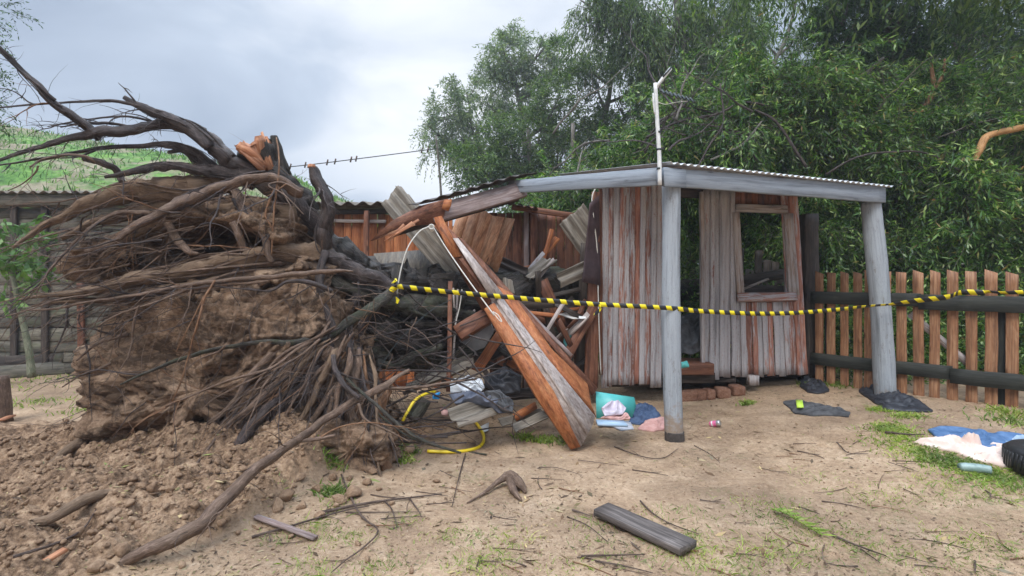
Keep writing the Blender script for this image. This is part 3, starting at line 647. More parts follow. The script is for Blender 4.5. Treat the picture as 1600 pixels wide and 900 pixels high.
# a thick short beam behind the frame, with grey foam wedge
one('short_beam', 'short thick brown beam end jutting left from behind the fallen plank frame', 'beam', 'brown', lambda mb: board(mb, W(714, 522, 5.15), W(775, 486, 5.3), .165, .09, (-.2, -.9, .3), ragged=.01))
one('foam_wedge', 'pale grey foam wedge under the short brown beam', 'foam', 'foam', lambda mb: slab(mb, [W(717, 533, 5.3), W(765, 502, 5.3), W(771, 520, 5.3), W(757, 543, 5.25), W(744, 548, 5.25)], (0, .12, .02)))
one('leaning_panel', 'leaning orange wooden panel of slanted planks in front of the rear hut', 'panel', 'lean', lambda mb: [slab(mb, [W(716+(804-716)*a, 329+(342-329)*a-(9 if .2 < a < .6 else 0), 6.35-i*.006), W(716+(804-716)*b+.4, 329+(342-329)*b-(9 if .2 < b < .6 else 0), 6.35-i*.006), W(686+(774-686)*b+.4, 428+8*b, 6.2-i*.006), W(686+(774-686)*a, 428+8*a, 6.2-i*.006)], (0, .022, 0), (-.4, 0, -1)) for i, (a, b) in enumerate(((0, .2), (.2, .42), (.42, .6), (.6, .82), (.82, 1)))])
def ply(mb):
    slab(mb, [W(584, 396, 6.3), W(664, 390, 6.3), W(682, 424, 6.25), W(676, 443, 6.2), W(588, 446, 6.2)], (0, .016, 0), (0, 0, 1))
one('plywood_board', 'grey green plywood board propped against the orange plank wall', 'board', 'ply', ply)
one('split_plank', 'pale split plank lying along the foot of the grey green plywood', 'plank', 'orange', lambda mb: board(mb, W(604, 442, 6.1), W(664, 438, 6.1), .06, .02))
def sheet(label, O, U, V, wl=.15, amp=.02, rag=.03, mt='cement', bend=0.):
    return one('corrugated_sheet', label, 'roof sheet', mt, lambda mb: corr(mb, O, np.asarray(U)-O, np.asarray(V)-O, wl=wl, amp=amp*1.35, th=.008, rag=rag, bend=bend, per=10, nv=20), group='loose corrugated sheets', smooth=True)
sheet('long corrugated sheet with its broken top rising above the snapped rafter', W(596, 318, 5.9), W(622, 291, 6.05), W(716, 458, 5.75), wl=.115, amp=.017)
sheet('second corrugated strip alongside the long broken sheet behind the rafter', W(621, 290, 6.06), W(650, 320, 6.15), W(735, 443, 5.9), wl=.12, amp=.017)
sheet('brown streaked corrugated sheet standing in leaves left of the maroon sheet', W(874, 350, 6.6), W(912, 318, 6.6), W(914, 408, 6.5), wl=.12, amp=.02, rag=.02)
sheet('corrugated piece lying on the trunk beside the worn front wall', W(868, 428, 6.1), W(876, 450, 6.05), W(914, 408, 6.2), wl=.12, amp=.018)
sheet('dark corrugated sheet sloping under the leaning orange panel', W(784, 402, 6.4), W(774, 428, 6.3), W(826, 420, 6.3), wl=.09, amp=.013, mt='dark')
sheet('grey corrugated sheet propped steeply right of the leaning orange panel', W(812, 432, 6.3), W(834, 436, 6.2), W(850, 404, 6.5), wl=.09, amp=.013)
sheet('small upright corrugated offcut behind the striped tape and plank frame', W(786, 436, 5.9), W(802, 438, 5.9), W(787, 456, 5.85), wl=.06, amp=.01)
sheet('wide corrugated sheet on the debris left of the clear plastic bag', W(636, 604, 5.0), W(632, 618, 4.85), W(742, 562, 5.3), wl=.17, amp=.024, rag=.04)
sheet('corrugated sheet half hidden behind the thin upright pole', W(650, 590, 5.15), W(640, 604, 5.0), W(738, 556, 5.5), wl=.17, amp=.024, rag=.04)
sheet('broken corrugated piece under the clothes by the end of the yellow hose', W(700, 642, 4.55), W(718, 668, 4.4), W(758, 622, 4.75), wl=.17, amp=.022, rag=.025)
sheet('flat corrugated piece nearest the foot of the fallen plank frame', W(798, 668, 4.85), W(812, 676, 4.75), W(862, 640, 5.1), wl=.13, amp=.018, rag=.03)
sheet('corrugated piece behind the flat one near the foot of the plank frame', W(776, 658, 5.0), W(790, 665, 4.95), W(842, 642, 5.25), wl=.13, amp=.018, rag=.03)
one('thin_pole', 'thin brown upright pole standing in the debris left of the plank frame', 'pole', 'brown', lambda mb: board(mb, W(701, 612, 5.0), W(704, 440, 5.25), .045, .035))
one('batten', 'pale thin batten leaning beside the thin brown upright pole', 'batten', 'frame', lambda mb: board(mb, W(708, 560, 5.3), W(716, 452, 5.4), .022, .02))
one('batten', 'second pale batten crossing behind the thin upright pole', 'batten', 'weather', lambda mb: board(mb, W(712, 520, 5.35), W(708, 450, 5.4), .02, .02))

# debris inside the ruin
DB = [(648, 584, 742, 560, 10, 'brown', 5.5), (770, 470, 860, 505, 9, 'brown', 6.1), (802, 486, 875, 494, 7, 'orange', 5.9), (850, 470, 872, 560, 10, 'dark', 6.0),
      (872, 500, 895, 545, 9, 'brown', 5.9), (884, 560, 928, 480, 16, 'brown', 6.0), (852, 520, 882, 470, 6, 'weather', 5.8), (740, 560, 800, 585, 12, 'dark', 5.6),
      (770, 530, 812, 548, 10, 'dark', 5.7), (690, 600, 800, 610, 13, 'dark', 5.5), (784, 618, 852, 612, 17, 'dark', 5.3), (804, 652, 836, 634, 12, 'orange', 5.05), (830, 470, 905, 452, 7, 'dark', 6.3),
      (800, 498, 850, 470, 6, 'dark', 6.3), (880, 590, 915, 560, 8, 'dark', 6.2), (730, 470, 700, 560, 8, 'dark', 6.0), (640, 470, 720, 500, 9, 'dark', 6.3), (860, 488, 910, 482, 5, 'orange', 6.2),
      (893, 520, 915, 470, 8, 'brown', 6.2), (744, 500, 700, 470, 9, 'brown', 6.4), (760, 575, 730, 520, 7, 'dark', 5.9), (822, 560, 770, 512, 8, 'dark', 6.1), (752, 437, 836, 417, 8, 'orange', 6.5), (824, 426, 848, 396, 7, 'frame', 6.4), (853, 392, 870, 372, 10, 'orange', 6.9), (846, 418, 862, 360, 7, 'orange', 6.8), (838, 440, 866, 405, 5, 'weather', 6.3)]
DL = ['low brown plank under the corrugated sheet left of the thin pole', 'brown plank crossing behind the tape near the frame', 'orange lath behind the fallen frame under the tape', 'dark upright stud behind the fallen frame',
      'short brown board beside the turquoise box in the ruin', 'wide brown board leaning left of the charcoal plank', 'thin grey stick leaning over the dark stud', 'dark board sloping above the plastic bag',
      'dark board piece in the middle of the ruin', 'dark board lying behind the clothes heap', 'wide dark board lying right of the grey cloth', 'short orange offcut by the flat corrugated pieces', 'dark board lying along the trunk near the wall',
      'dark lath angled over the trunk', 'dark board behind the foot of the frame', 'dark stud standing behind the foam wedge', 'dark board under the fallen trunk', 'orange lath below the tape by the maroon sheet',
      'brown stud behind the white paper', 'brown board sloping behind the short beam', 'dark stud leaning above the clothes heap', 'dark stud leaning inside the fallen frame', 'orange board lying behind the leaning panel foot', 'pale brown board propped right of the leaning panel', 'short orange board by the rear hut post', 'orange board standing by the rear hut post', 'thin grey lath beside the steep corrugated sheet']
for (a, b, c, d_, w_, mt, Y), lb in zip(DB, DL):
    one('debris_board', lb, 'board', mt, lambda mb: board(mb, W(a, b, Y), W(c, d_, Y+.15), w_*Y/F, .03, (random.uniform(-.3, .3), -1, random.uniform(0, .5)), jit=.005, ragged=.03), group='broken boards in the ruin')

def add_dark_backing():  # dark planks added behind the window to deepen the gloom inside
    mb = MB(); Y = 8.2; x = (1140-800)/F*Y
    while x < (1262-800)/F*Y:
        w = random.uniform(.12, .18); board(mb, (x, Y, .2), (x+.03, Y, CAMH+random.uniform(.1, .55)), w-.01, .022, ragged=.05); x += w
    V = np.concatenate(mb.V); o = (V.min(0)+V.max(0))/2; o[2] = V[:, 2].min(); tag(mb.build('dark_backing', M['dark'], origin=o), 'dark plank backing added to darken the view through the empty window', 'backing')
add_dark_backing()
# more of the jumble, each piece its own board
for k in range(34):
    g = np.random.default_rng(1500+k); px, py = g.uniform(730, 920), g.uniform(468, 610); Y = 5.55+g.uniform(0, .8)
    if px < 800 and py > 560: continue
    a = W(px, py, Y); d = nrm([g.normal(.2, 1), g.normal(0, .35), g.normal(0, .7)])*g.uniform(.25, .85); b_ = a+d
    if min(a[2], b_[2]) < .1: continue
    ex = b_[0]/b_[1]*F+800
    if ex > 932 or ex < 700: continue
    mt_ = g.choice(['dark', 'brown', 'orange', 'weather', 'oldbeam'], p=[.36, .3, .14, .12, .08])
    one('debris_board', 'broken board jumbled deep in the ruin behind the fallen plank frame', 'board', mt_, lambda mb: board(mb, a, b_, g.uniform(.05, .16), .022, g.normal(0, 1, 3)+[0, -1.5, .6], jit=.006, ragged=.04), group='boards jumbled behind the fallen plank frame')
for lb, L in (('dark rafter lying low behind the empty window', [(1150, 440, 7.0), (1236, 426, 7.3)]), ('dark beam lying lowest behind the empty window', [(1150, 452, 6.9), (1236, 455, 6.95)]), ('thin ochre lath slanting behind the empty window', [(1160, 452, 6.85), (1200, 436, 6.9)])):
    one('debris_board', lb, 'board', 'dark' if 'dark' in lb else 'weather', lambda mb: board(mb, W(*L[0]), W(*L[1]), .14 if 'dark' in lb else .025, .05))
# ---------------- picket fence ----------------
FA = np.array([3.86, 6.68]); FD = nrm(np.array([1.35, -1.35, 0]))[:2]; FN = np.array([-FD[1], FD[0]])*-1   # FN faces the camera side
def fline(px):                               # where the pixel column meets the fence line
    k = (px-800)/F; s = (k*FA[1]-FA[0])/(FD[0]-k*FD[1]); return FA+FD*s
def fence():
    t = thing('picket_fence', 'picket fence of orange brown slanted-top pickets with two dark tarred rails', 'fence')
    fn3 = np.array([-.7071, -.7071, 0])
    pxs = [1280, 1299, 1319, 1340, 1358, 1385, 1408, 1435, 1461, 1488, 1517, 1549, 1581, 1614, 1648, 1684]
    ht = [1.42, 1.42, 1.41, 1.44, 1.42, 1.43, 1.43, 1.42, 1.45, 1.44, 1.43, 1.45, 1.44, 1.45, 1.43, 1.44]
    for px, h in zip(pxs, ht):
        p = fline(px); z0 = float(gz(*p)); mb = MB(); zt = 1.5+17*p[1]/F+random.uniform(-.012, .012)
        hw = float(np.interp(px, [1280, 1490, 1684], [6.2, 9.0, 11.5])); w = float(np.linalg.norm(fline(px+hw)-fline(px-hw)))*random.uniform(.95, 1.05); l = random.uniform(-.012, .012)
        board(mb, (p[0]-l, p[1]-l*0, z0-.1), (p[0], p[1], zt), w, .022, fn3, sk=random.choice([-.42, -.38, -.35, -.12]) , jit=.003)
        mb.build('picket', M['picket'], t)
    for (pa, pb, dz, h, o) in ((1268, 1440, -.185, .155, .035), (1436, 1700, -.215, .17, .05), (1268, 1489, -.98, .15, .035), (1485, 1700, -1.02, .165, .052)):
        A, B = fline(pa), fline(pb); mb = MB()
        board(mb, (A[0]+fn3[0]*o, A[1]+fn3[1]*o, 1.5+dz+.0), (B[0]+fn3[0]*o, B[1]+fn3[1]*o, 1.5+dz-.012), h, .035, fn3, jit=.004); mb.build('rail', M['fencerail'], t)
    for px in (1294, 1563, 1690):
        p = fline(px)-fn3[:2]*.09; mb = MB(); z0 = float(gz(*p)); board(mb, (p[0], p[1], z0-.1), (p[0], p[1], 1.30), .10, .08, fn3); mb.build('fence_post', M['fencerail'], t)
    A, B = fline(1420)-fn3[:2]*.06, fline(1512)-fn3[:2]*.06; mb = MB(); board(mb, (A[0], A[1], 1.14), (B[0], B[1], .62), .075, .03, fn3); mb.build('brace', M['frame'], t)
    settle(t)
fence()

# ---------------- antenna, poles, overhead line ----------------
def antenna():
    t = thing('tv_antenna', 'white pipe mast with small dark television antenna on the porch roof corner', 'antenna')
    Y = 4.70
    mb = MB(); pxtube(mb, [(1031, 289, Y, 3.2), (1030, 240, Y, 3.2), (1027, 190, Y, 3.1), (1024, 130, Y, 3)], sides=10); mb.build('mast', M['white'], t, smooth=True)
    mb = MB(); pxtube(mb, [(1025, 137, Y, 2.6), (1036, 122, Y, 2.7), (1048, 107, Y, 2.6)], sides=10, n=2); mb.build('mast_arm', M['white'], t, smooth=True)
    mb = MB(); pxtube(mb, [(1036, 120, Y-.04, 1.5), (1049, 105, Y-.04, 1.5)], sides=6, n=2); mb.build('arm_clip', M['cable'], t)
    mb = MB(); pxtube(mb, [(1020.5, 146, Y-.03, 1.2), (1021, 160, Y-.04, 1.4), (1023, 178, Y-.03, 1.2)], sides=8); mb.build('junction_sleeve', M['white'], t)
    mb = MB(); pxtube(mb, [(1031, 142, Y+.02, 1.2), (1085, 157, Y+.1, 1.2)], sides=6, n=2); mb.build('boom', M['cable'], t)
    for k in range(8):
        x = 1036+k*6.4; y = 143.5+k*1.8; mb = MB(); c = W(x, y, Y+.02+.01*k); h = np.array([.02, .10, .055]); board(mb, c-h, c+h, .016, .014); mb.build('element', M['cable'], t)
    mb = MB(); pxtube(mb, [(1029, 160, Y-.02, .7), (1040, 163, Y, .5), (1055, 160, Y+.05, .5), (1075, 158, Y+.08, .5)], sides=5); mb.build('cable', M['rope'], t)
    for y in (205, 232, 262):
        mb = MB(); pxtube(mb, [(1029.5, y, Y, 3.6), (1029.5, y+3, Y, 3.6)], sides=10, n=2); mb.build('cable_tie', M['cable'], t)
    settle(t)
antenna()
one('utility_pole', 'pale grey wooden pole standing among the leaves above the shack', 'pole', 'treebark', lambda mb: pxtube(mb, [(895, 420, 13, 3.4), (895, 300, 13, 3.2), (895, 193, 13, 3)], sides=12, rough=.05), smooth=True)
one('line_pole', 'slim leaning pole holding the overhead line left of the gum trees', 'pole', 'treebark', lambda mb: pxtube(mb, [(691, 330, 12, 1.9), (686, 260, 12, 1.6), (681, 212, 12, 1.3)], sides=8), smooth=True)
def line():
    t = thing('overhead_line', 'thin sagging overhead line with small clips between the roots and slim pole', 'cable')
    P = [W(250, 280, 11.2), W(450, 261, 11.5), W(560, 248, 11.7), W(684, 232, 12)]
    mb = MB(); tube(mb, P, .011, sides=5); mb.build('wire', M['cable'], t)
    C = crom(P, 40)
    for px in (455, 478, 511, 524, 549, 556, 658, 670):
        i = int(np.argmin(abs(C[:, 0]/C[:, 1]*F+800-px))); c = C[i]; mb = MB(); board(mb, c+[.01, 0, .07], c+[-.02, 0, -.06], .03, .025); mb.build('clip', M['twig'], t)
    settle(t)
line()

# ---------------- the uprooted tree ----------------
TREE = thing('uprooted_tree', 'huge uprooted tree with soil plate and tangled roots, its trunk lying across the ruin', 'tree')
def blob(name, cen, outline, Y0, depth, mt, cav=None, nz=(.11, .08, .035), sd=1, res=(420, 210), up=None):
    """closed lump of soil: silhouette from outline (px), real depth"""
    cx, cy = cen; o = np.array(outline, float); ang = np.arctan2(-(o[:, 1]-cy), o[:, 0]-cx); rr = np.hypot(o[:, 0]-cx, o[:, 1]-cy)
    k = np.argsort(ang); ang, rr = ang[k], rr[k]; ang = np.concatenate([ang-2*np.pi, ang, ang+2*np.pi]); rr = np.tile(rr, 3)
    th, ph = np.meshgrid(np.linspace(-np.pi, np.pi, res[0], endpoint=False), np.linspace(-np.pi/2, np.pi/2, res[1]), indexing='ij')
    R = np.interp(th, ang, rr)*Y0/F; c = np.cos(ph)**.55
    X0 = (cx-800)/F*Y0; Z0 = CAMH+(HOR-cy)/F*Y0
    D_ = depth*np.sin(ph); x = X0+R*c*np.cos(th); z = Z0+R*c*np.sin(th); y = Y0+D_
    P = np.stack([x, y, z], -1); n = P-np.array([X0, Y0, Z0]); n /= np.linalg.norm(n, axis=-1)[..., None]+1e-9
    px = x/y*F+800; py = HOR-(z-CAMH)/y*F
    d = nz[0]*fbm(P*2.2, sd, 3)+nz[1]*fbm(P*7, sd+1, 4)+nz[2]*1.1*(.5-2*np.abs(fbm(P*8, sd+2, 4)))+.028*(.4-2*np.abs(fbm(P*19, sd+12, 3)))+.012*fbm(P*38, sd+5, 2)
    d = d+.022*fbm(P*22, sd+6, 4)-.10*np.clip(np.abs(fbm(P*np.array([1.8, 1.8, 3.4]), sd+8, 3))*-6+1, 0, 1)-.05*np.clip(np.abs(fbm(P*np.array([5., 5., 6.]), sd+9, 3))*-6+1, 0, 1)
    P = P+n*d[..., None]
    if cav:
        for (a, b, ra, rb, dp) in cav:
            g = np.exp(-(((px-a)/ra)**2+((py-b)/rb)**2)**2)*(ph < 0); P[..., 1] += g*dp
    V = P.reshape(-1, 3); I = np.arange(V.shape[0]).reshape(res); J = np.roll(I, -1, 0)
    q = np.stack([I[:, :-1], I[:, 1:], J[:, 1:], J[:, :-1]], -1).reshape(-1, 4)
    mb = MB(); mb.add(V, q); return mb.build(name, M[mt], TREE, smooth=False)
blob('root_soil', (370, 590), [(152, 545), (148, 600), (150, 650), (165, 700), (230, 735), (330, 760), (430, 770), (540, 765), (625, 745), (640, 700), (600, 620), (570, 560), (556, 500), (520, 440), (400, 425), (300, 425), (230, 440), (185, 470), (160, 510)], 4.75, .62, 'soil',
     cav=[(235, 520, 60, 45, .12), (150, 500, 50, 40, .2), (560, 560, 45, 90, .35), (500, 690, 60, 30, .2), (250, 690, 90, 25, .15)], sd=3)
blob('root_soil', (385, 385), [(190, 415), (215, 370), (262, 335), (320, 318), (400, 312), (470, 320), (512, 360), (540, 420), (520, 470), (420, 470), (300, 470), (215, 450)], 4.9, .55, 'soil',
     cav=[(300, 378, 85, 28, .85), (225, 405, 40, 14, .3), (420, 400, 40, 20, .25), (480, 370, 30, 30, .2)], sd=13, res=(240, 110))
blob('root_soil', (175, 405), [(95, 440), (110, 415), (150, 385), (200, 372), (240, 385), (250, 410), (200, 430), (140, 445)], 4.6, .28, 'soil', sd=23, res=(120, 60), nz=(.05, .04, .02))
blob('root_soil', (560, 690), [(500, 690), (520, 650), (560, 640), (600, 655), (632, 700), (628, 742), (570, 752), (510, 740)], 4.2, .3, 'soil', sd=33, res=(140, 70), nz=(.08, .06, .03))
ROOTS = [
 # (material, sides, rough, [(px,py,Y,r)...])
 ('rootd', 14, .22, [(497, 357, 4.9, 20), (440, 300, 4.75, 17), (400, 275, 4.7, 15), (363, 258, 4.6, 14), (327, 221, 4.55, 12), (290, 198, 4.5, 9.5), (250, 195, 4.45, 7.5), (207, 202, 4.4, 7.5), (150, 208, 4.3, 8), (110, 217, 4.25, 5), (60, 230, 4.2, 3.5), (0, 250, 4.1, 2.2), (-60, 275, 4.0, 1.2)]),
 ('rootd', 10, .15, [(156, 212, 4.3, 8), (146, 203, 4.3, 6.5), (115, 182, 4.2, 5.2), (83, 160, 4.1, 5), (62, 138, 4.05, 5.4), (33, 110, 4.0, 3.8), (0, 76, 3.9, 3.6), (-50, 25, 3.8, 3)]),
 ('rootd', 10, .2, [(330, 228, 4.5, 9), (293, 200, 4.45, 8.5), (262, 186, 4.4, 8), (227, 170, 4.35, 6.5), (194, 151, 4.3, 3.6)]),
 ('rootd', 8, .1, [(228, 172, 4.35, 3), (200, 162, 4.3, 2.8), (160, 157, 4.25, 2.4), (93, 161, 4.2, 1.7), (40, 164, 4.1, 1.5), (-30, 172, 4.0, 1.2)]),
 ('rootd', 7, .1, [(250, 195, 4.5, 2.6), (237, 190, 4.5, 2), (200, 182, 4.4, 1.8), (150, 185, 4.4, 1.5), (110, 191, 4.3, 1.3), (75, 198, 4.3, .8)]),
 ('rootd', 7, .1, [(210, 200, 4.45, 2.2), (183, 195, 4.4, 2.2), (150, 192, 4.35, 2.6), (125, 193, 4.3, 1.7), (95, 199, 4.3, 1)]),
 ('rootd', 10, .25, [(400, 290, 4.75, 12), (345, 270, 4.7, 9), (327, 255, 4.65, 8), (307, 240, 4.6, 6.5), (267, 227, 4.5, 5), (217, 229, 4.45, 2.8), (167, 231, 4.4, 2.4), (100, 241, 4.3, 2), (33, 253, 4.2, 1.5), (-30, 262, 4.1, 1)]),
 ('rootd', 8, .2, [(345, 290, 4.7, 9), (318, 262, 4.65, 8), (290, 237, 4.55, 4), (262, 238, 4.5, 2.5)]),
 ('rootd', 10, .28, [(430, 290, 4.75, 15), (397, 272, 4.65, 13), (333, 268, 4.55, 9), (290, 261, 4.45, 7), (247, 259, 4.4, 6), (205, 270, 4.3, 5), (163, 277, 4.25, 2.2)]),
 ('rootd', 9, .3, [(192, 285, 4.4, 4), (186, 272, 4.4, 4.5), (173, 260, 4.35, 5), (150, 252, 4.3, 5), (130, 249, 4.3, 3.4)]),
 ('root', 7, .2, [(150, 253, 4.3, 3), (127, 243, 4.25, 2.5), (93, 243, 4.2, 2.4), (65, 250, 4.15, 2), (47, 261, 4.1, 1.4)]),
 ('root', 7, .2, [(60, 259, 4.1, 1.5), (55, 270, 4.1, 1.2), (35, 287, 4.1, .9), (12, 298, 4.1, .7)]),
 ('root', 10, .25, [(470, 300, 4.6, 9), (437, 280, 4.5, 8), (400, 278, 4.45, 7.5), (350, 293, 4.4, 8), (300, 310, 4.35, 9), (260, 330, 4.3, 7), (213, 353, 4.25, 6), (180, 377, 4.2, 5), (133, 393, 4.15, 2.5)]),
 ('rootsoil', 14, .3, [(370, 290, 4.75, 14), (330, 288, 4.65, 18), (290, 297, 4.55, 19), (233, 297, 4.5, 16), (180, 305, 4.4, 13), (140, 319, 4.3, 10), (100, 337, 4.25, 7), (60, 357, 4.2, 4), (20, 388, 4.1, 2)]),
 ('rootsoil', 14, .3, [(330, 312, 4.65, 18), (280, 318, 4.6, 14), (230, 325, 4.5, 11), (187, 337, 4.4, 8), (140, 352, 4.3, 6), (95, 372, 4.2, 3)]),
 ('rootsoil', 12, .3, [(460, 335, 4.7, 14), (400, 325, 4.65, 13), (340, 327, 4.6, 14), (290, 335, 4.5, 11), (240, 352, 4.45, 9), (200, 372, 4.4, 6), (160, 402, 4.3, 4)]),
 ('root', 8, .2, [(293, 327, 4.4, 3), (233, 333, 4.3, 4), (187, 332, 4.3, 3.5), (150, 350, 4.2, 3), (120, 375, 4.15, 2), (85, 415, 4.1, 1.2), (40, 470, 4.0, .7)]),
 ('root', 9, .15, [(254, 336, 4.5, 5), (273, 370, 4.4, 6), (292, 392, 4.3, 5), (310, 396, 4.3, 2)]),
 ('root', 9, .2, [(365, 295, 4.6, 6), (375, 315, 4.55, 7), (387, 332, 4.5, 6.5), (402, 352, 4.45, 7), (412, 372, 4.4, 6), (425, 410, 4.4, 4)]),
 ('root', 9, .15, [(365, 347, 4.4, 5), (373, 365, 4.4, 5), (383, 395, 4.45, 6)]),
 ('trunk', 18, .3, [(418, 216, 4.7, 8), (412, 235, 4.7, 15), (425, 262, 4.75, 19), (447, 292, 4.8, 21), (477, 333, 4.9, 22), (505, 372, 5.0, 25), (540, 415, 5.1, 27), (590, 452, 5.3, 30)]),
 ('rootd', 12, .18, [(486, 262, 4.6, 6), (489, 272, 4.6, 8), (497, 283, 4.6, 8.5), (508, 308, 4.6, 9), (513, 335, 4.62, 9.5), (506, 368, 4.65, 11), (510, 396, 4.7, 15), (535, 415, 4.75, 15), (575, 432, 4.8, 12), (617, 447, 4.85, 8)]),
 ('trunkm', 12, .15, [(500, 420, 4.75, 10), (525, 440, 4.75, 11), (550, 449, 4.8, 10), (587, 464, 4.9, 11), (617, 472, 5.0, 12), (667, 474, 5.3, 14), (720, 470, 5.7, 13)]),
 ('trunkm', 10, .2, [(618, 446, 4.6, 4.5), (605, 462, 4.6, 8.5), (577, 484, 4.5, 8), (533, 511, 4.4, 6.5), (500, 532, 4.3, 5.5), (487, 531, 4.3, 6), (457, 537, 4.2, 5.5), (417, 533, 4.15, 3.6), (367, 540, 4.1, 3.3), (300, 555, 4.0, 3), (233, 580, 3.9, 2.1), (188, 601, 3.85, 1.2)]),
 ('root', 7, .1, [(490, 531, 4.2, 3), (460, 549, 4.1, 2.6), (425, 575, 4.0, 2.4), (367, 592, 3.9, 2.2), (330, 605, 3.9, 1.8), (290, 622, 3.85, 1.4), (258, 635, 3.8, 1)]),
 ('root', 6, .1, [(500, 530, 4.2, 2.5), (470, 555, 4.1, 2), (440, 572, 4.0, 1.8), (400, 590, 4.0, 1.5), (340, 620, 3.9, 1.1), (315, 640, 3.9, .8)]),
 ('root', 6, .1, [(352, 540, 4.0, 2), (340, 550, 4.0, 1.4), (310, 562, 3.95, 1), (290, 578, 3.9, .8)]),
 ('rootsoil', 14, .3, [(520, 400, 4.75, 14), (460, 395, 4.6, 14), (400, 402, 4.45, 14), (333, 414, 4.35, 15), (267, 428, 4.3, 13), (200, 440, 4.2, 10), (133, 457, 4.1, 6.5), (77, 461, 4.05, 3.5), (27, 468, 4.0, 1.5)]),
 ('rootsoil', 12, .3, [(450, 430, 4.6, 10), (380, 432, 4.4, 10), (310, 448, 4.3, 9), (240, 455, 4.25, 7), (180, 468, 4.2, 5), (120, 470, 4.1, 3.5), (50, 478, 4.05, 1.5)]),
 ('root', 8, .12, [(552, 424, 4.2, 1.2), (520, 424, 4.2, 3.4), (470, 428, 4.2, 4.2), (417, 433, 4.2, 3.8), (350, 438, 4.15, 3.2), (283, 447, 4.1, 3), (217, 460, 4.05, 2.6), (133, 473, 4.0, 2), (83, 483, 3.95, 1.8), (33, 485, 3.9, .9)]),
 ('root', 7, .12, [(420, 440, 4.2, 3), (333, 446, 4.15, 3), (293, 454, 4.1, 2.6), (250, 470, 4.05, 2), (187, 491, 4.0, 1.5), (155, 508, 3.95, .9)]),
 ('rooto', 6, .1, [(336, 438, 4.05, 1.6), (320, 465, 4.0, 2), (310, 500, 3.95, 1.8), (297, 545, 3.95, 1.4), (285, 590, 3.95, 1.2), (268, 630, 3.95, .7)]),
 ('rooto', 6, .1, [(320, 462, 4.0, 1.2), (300, 500, 3.98, 1), (275, 550, 3.95, .8)]),
 ('root', 6, .1, [(217, 478, 4.0, 1.5), (210, 500, 4.0, 2), (206, 527, 4.0, 1)]),
 ('root', 8, .25, [(200, 523, 4.3, 4), (170, 530, 4.25, 3), (145, 542, 4.2, 2.2), (120, 563, 4.2, 1.2)]),
 ('root', 8, .25, [(205, 545, 4.3, 3), (170, 570, 4.25, 2.4), (130, 585, 4.2, 1.6), (97, 605, 4.2, 1)]),
 ('root', 9, .2, [(485, 480, 4.5, 8), (457, 523, 4.45, 7), (423, 567, 4.35, 7), (397, 605, 4.3, 5.5), (385, 640, 4.3, 4)]),
 ('root', 12, .35, [(520, 545, 4.35, 13), (495, 558, 4.3, 14), (467, 580, 4.2, 12), (427, 607, 4.1, 9), (390, 640, 4.0, 6), (357, 663, 3.95, 3.5), (320, 700, 3.9, 2)]),
 ('rootd', 8, .25, [(500, 575, 4.2, 7), (473, 597, 4.15, 7), (450, 625, 4.1, 6), (430, 655, 4.05, 5), (410, 683, 4.0, 5), (388, 735, 3.95, 4)]),
 ('root', 9, .25, [(560, 560, 4.35, 9), (540, 600, 4.3, 8), (505, 635, 4.2, 8), (470, 665, 4.1, 7), (440, 690, 4.05, 7), (400, 730, 4.0, 5), (385, 760, 4.0, 4)]),
 ('rootd', 9, .3, [(470, 590, 4.15, 7), (440, 620, 4.1, 6), (400, 655, 3.95, 9), (378, 690, 3.9, 10), (365, 725, 3.85, 9), (360, 768, 3.85, 7)]),
 ('root', 10, .3, [(440, 600, 4.2, 8), (420, 630, 4.1, 9), (408, 660, 4.05, 12), (398, 700, 4.0, 11), (392, 745, 4.0, 8)]),
 ('root', 7, .2, [(530, 600, 4.2, 5), (500, 640, 4.1, 5), (465, 690, 4.0, 5), (440, 730, 3.95, 4), (420, 760, 3.95, 3)]),
 ('rooto', 14, .35, [(540, 640, 4.3, 12), (552, 665, 4.25, 13), (578, 705, 4.15, 14), (605, 735, 4.1, 14), (628, 752, 4.05, 9)]),
 ('rooto', 9, .3, [(610, 600, 4.4, 6), (590, 640, 4.3, 8), (570, 680, 4.25, 9), (552, 720, 4.2, 7)]),
 ('root', 8, .2, [(520, 620, 4.15, 6), (515, 660, 4.1, 6), (520, 700, 4.05, 6), (530, 750, 4.0, 4)]),
 ('root', 9, .15, [(640, 578, 4.4, 2), (620, 588, 4.3, 3), (600, 604, 4.2, 5), (567, 620, 4.1, 5.5), (517, 650, 3.9, 5.5), (467, 686, 3.6, 6.5), (411, 725, 3.3, 8), (356, 775, 3.05, 9.5), (300, 827, 2.85, 10.5), (260, 848, 2.75, 10.5), (225, 862, 2.7, 9.5), (185, 880, 2.68, 8)]),
 ('root', 7, .1, [(462, 690, 3.6, 3), (490, 686, 3.65, 3), (525, 680, 3.7, 3)]),
 ('root', 7, .1, [(590, 606, 4.2, 3), (640, 606, 4.3, 2.6), (700, 598, 4.5, 2.2), (745, 592, 4.6, 1.4)]),
 ('rootd', 7, .1, [(520, 555, 4.1, 4), (525, 580, 4.05, 4), (540, 605, 4.0, 4), (562, 622, 4.0, 3.5)]),
 ('trunkm', 7, .1, [(540, 590, 4.1, 2), (580, 625, 4.0, 2.6), (620, 660, 3.95, 3), (660, 688, 3.95, 2.6), (720, 708, 4.0, 1.8)]),
 ('root', 6, .1, [(560, 630, 3.95, 2.4), (570, 655, 3.9, 1.8), (600, 670, 3.9, 1.5), (640, 690, 3.9, 1)]),
 ('rootd', 7, .2, [(600, 470, 4.9, 7), (570, 500, 4.85, 6), (560, 540, 4.8, 6), (575, 580, 4.7, 5), (590, 600, 4.6, 4)]),
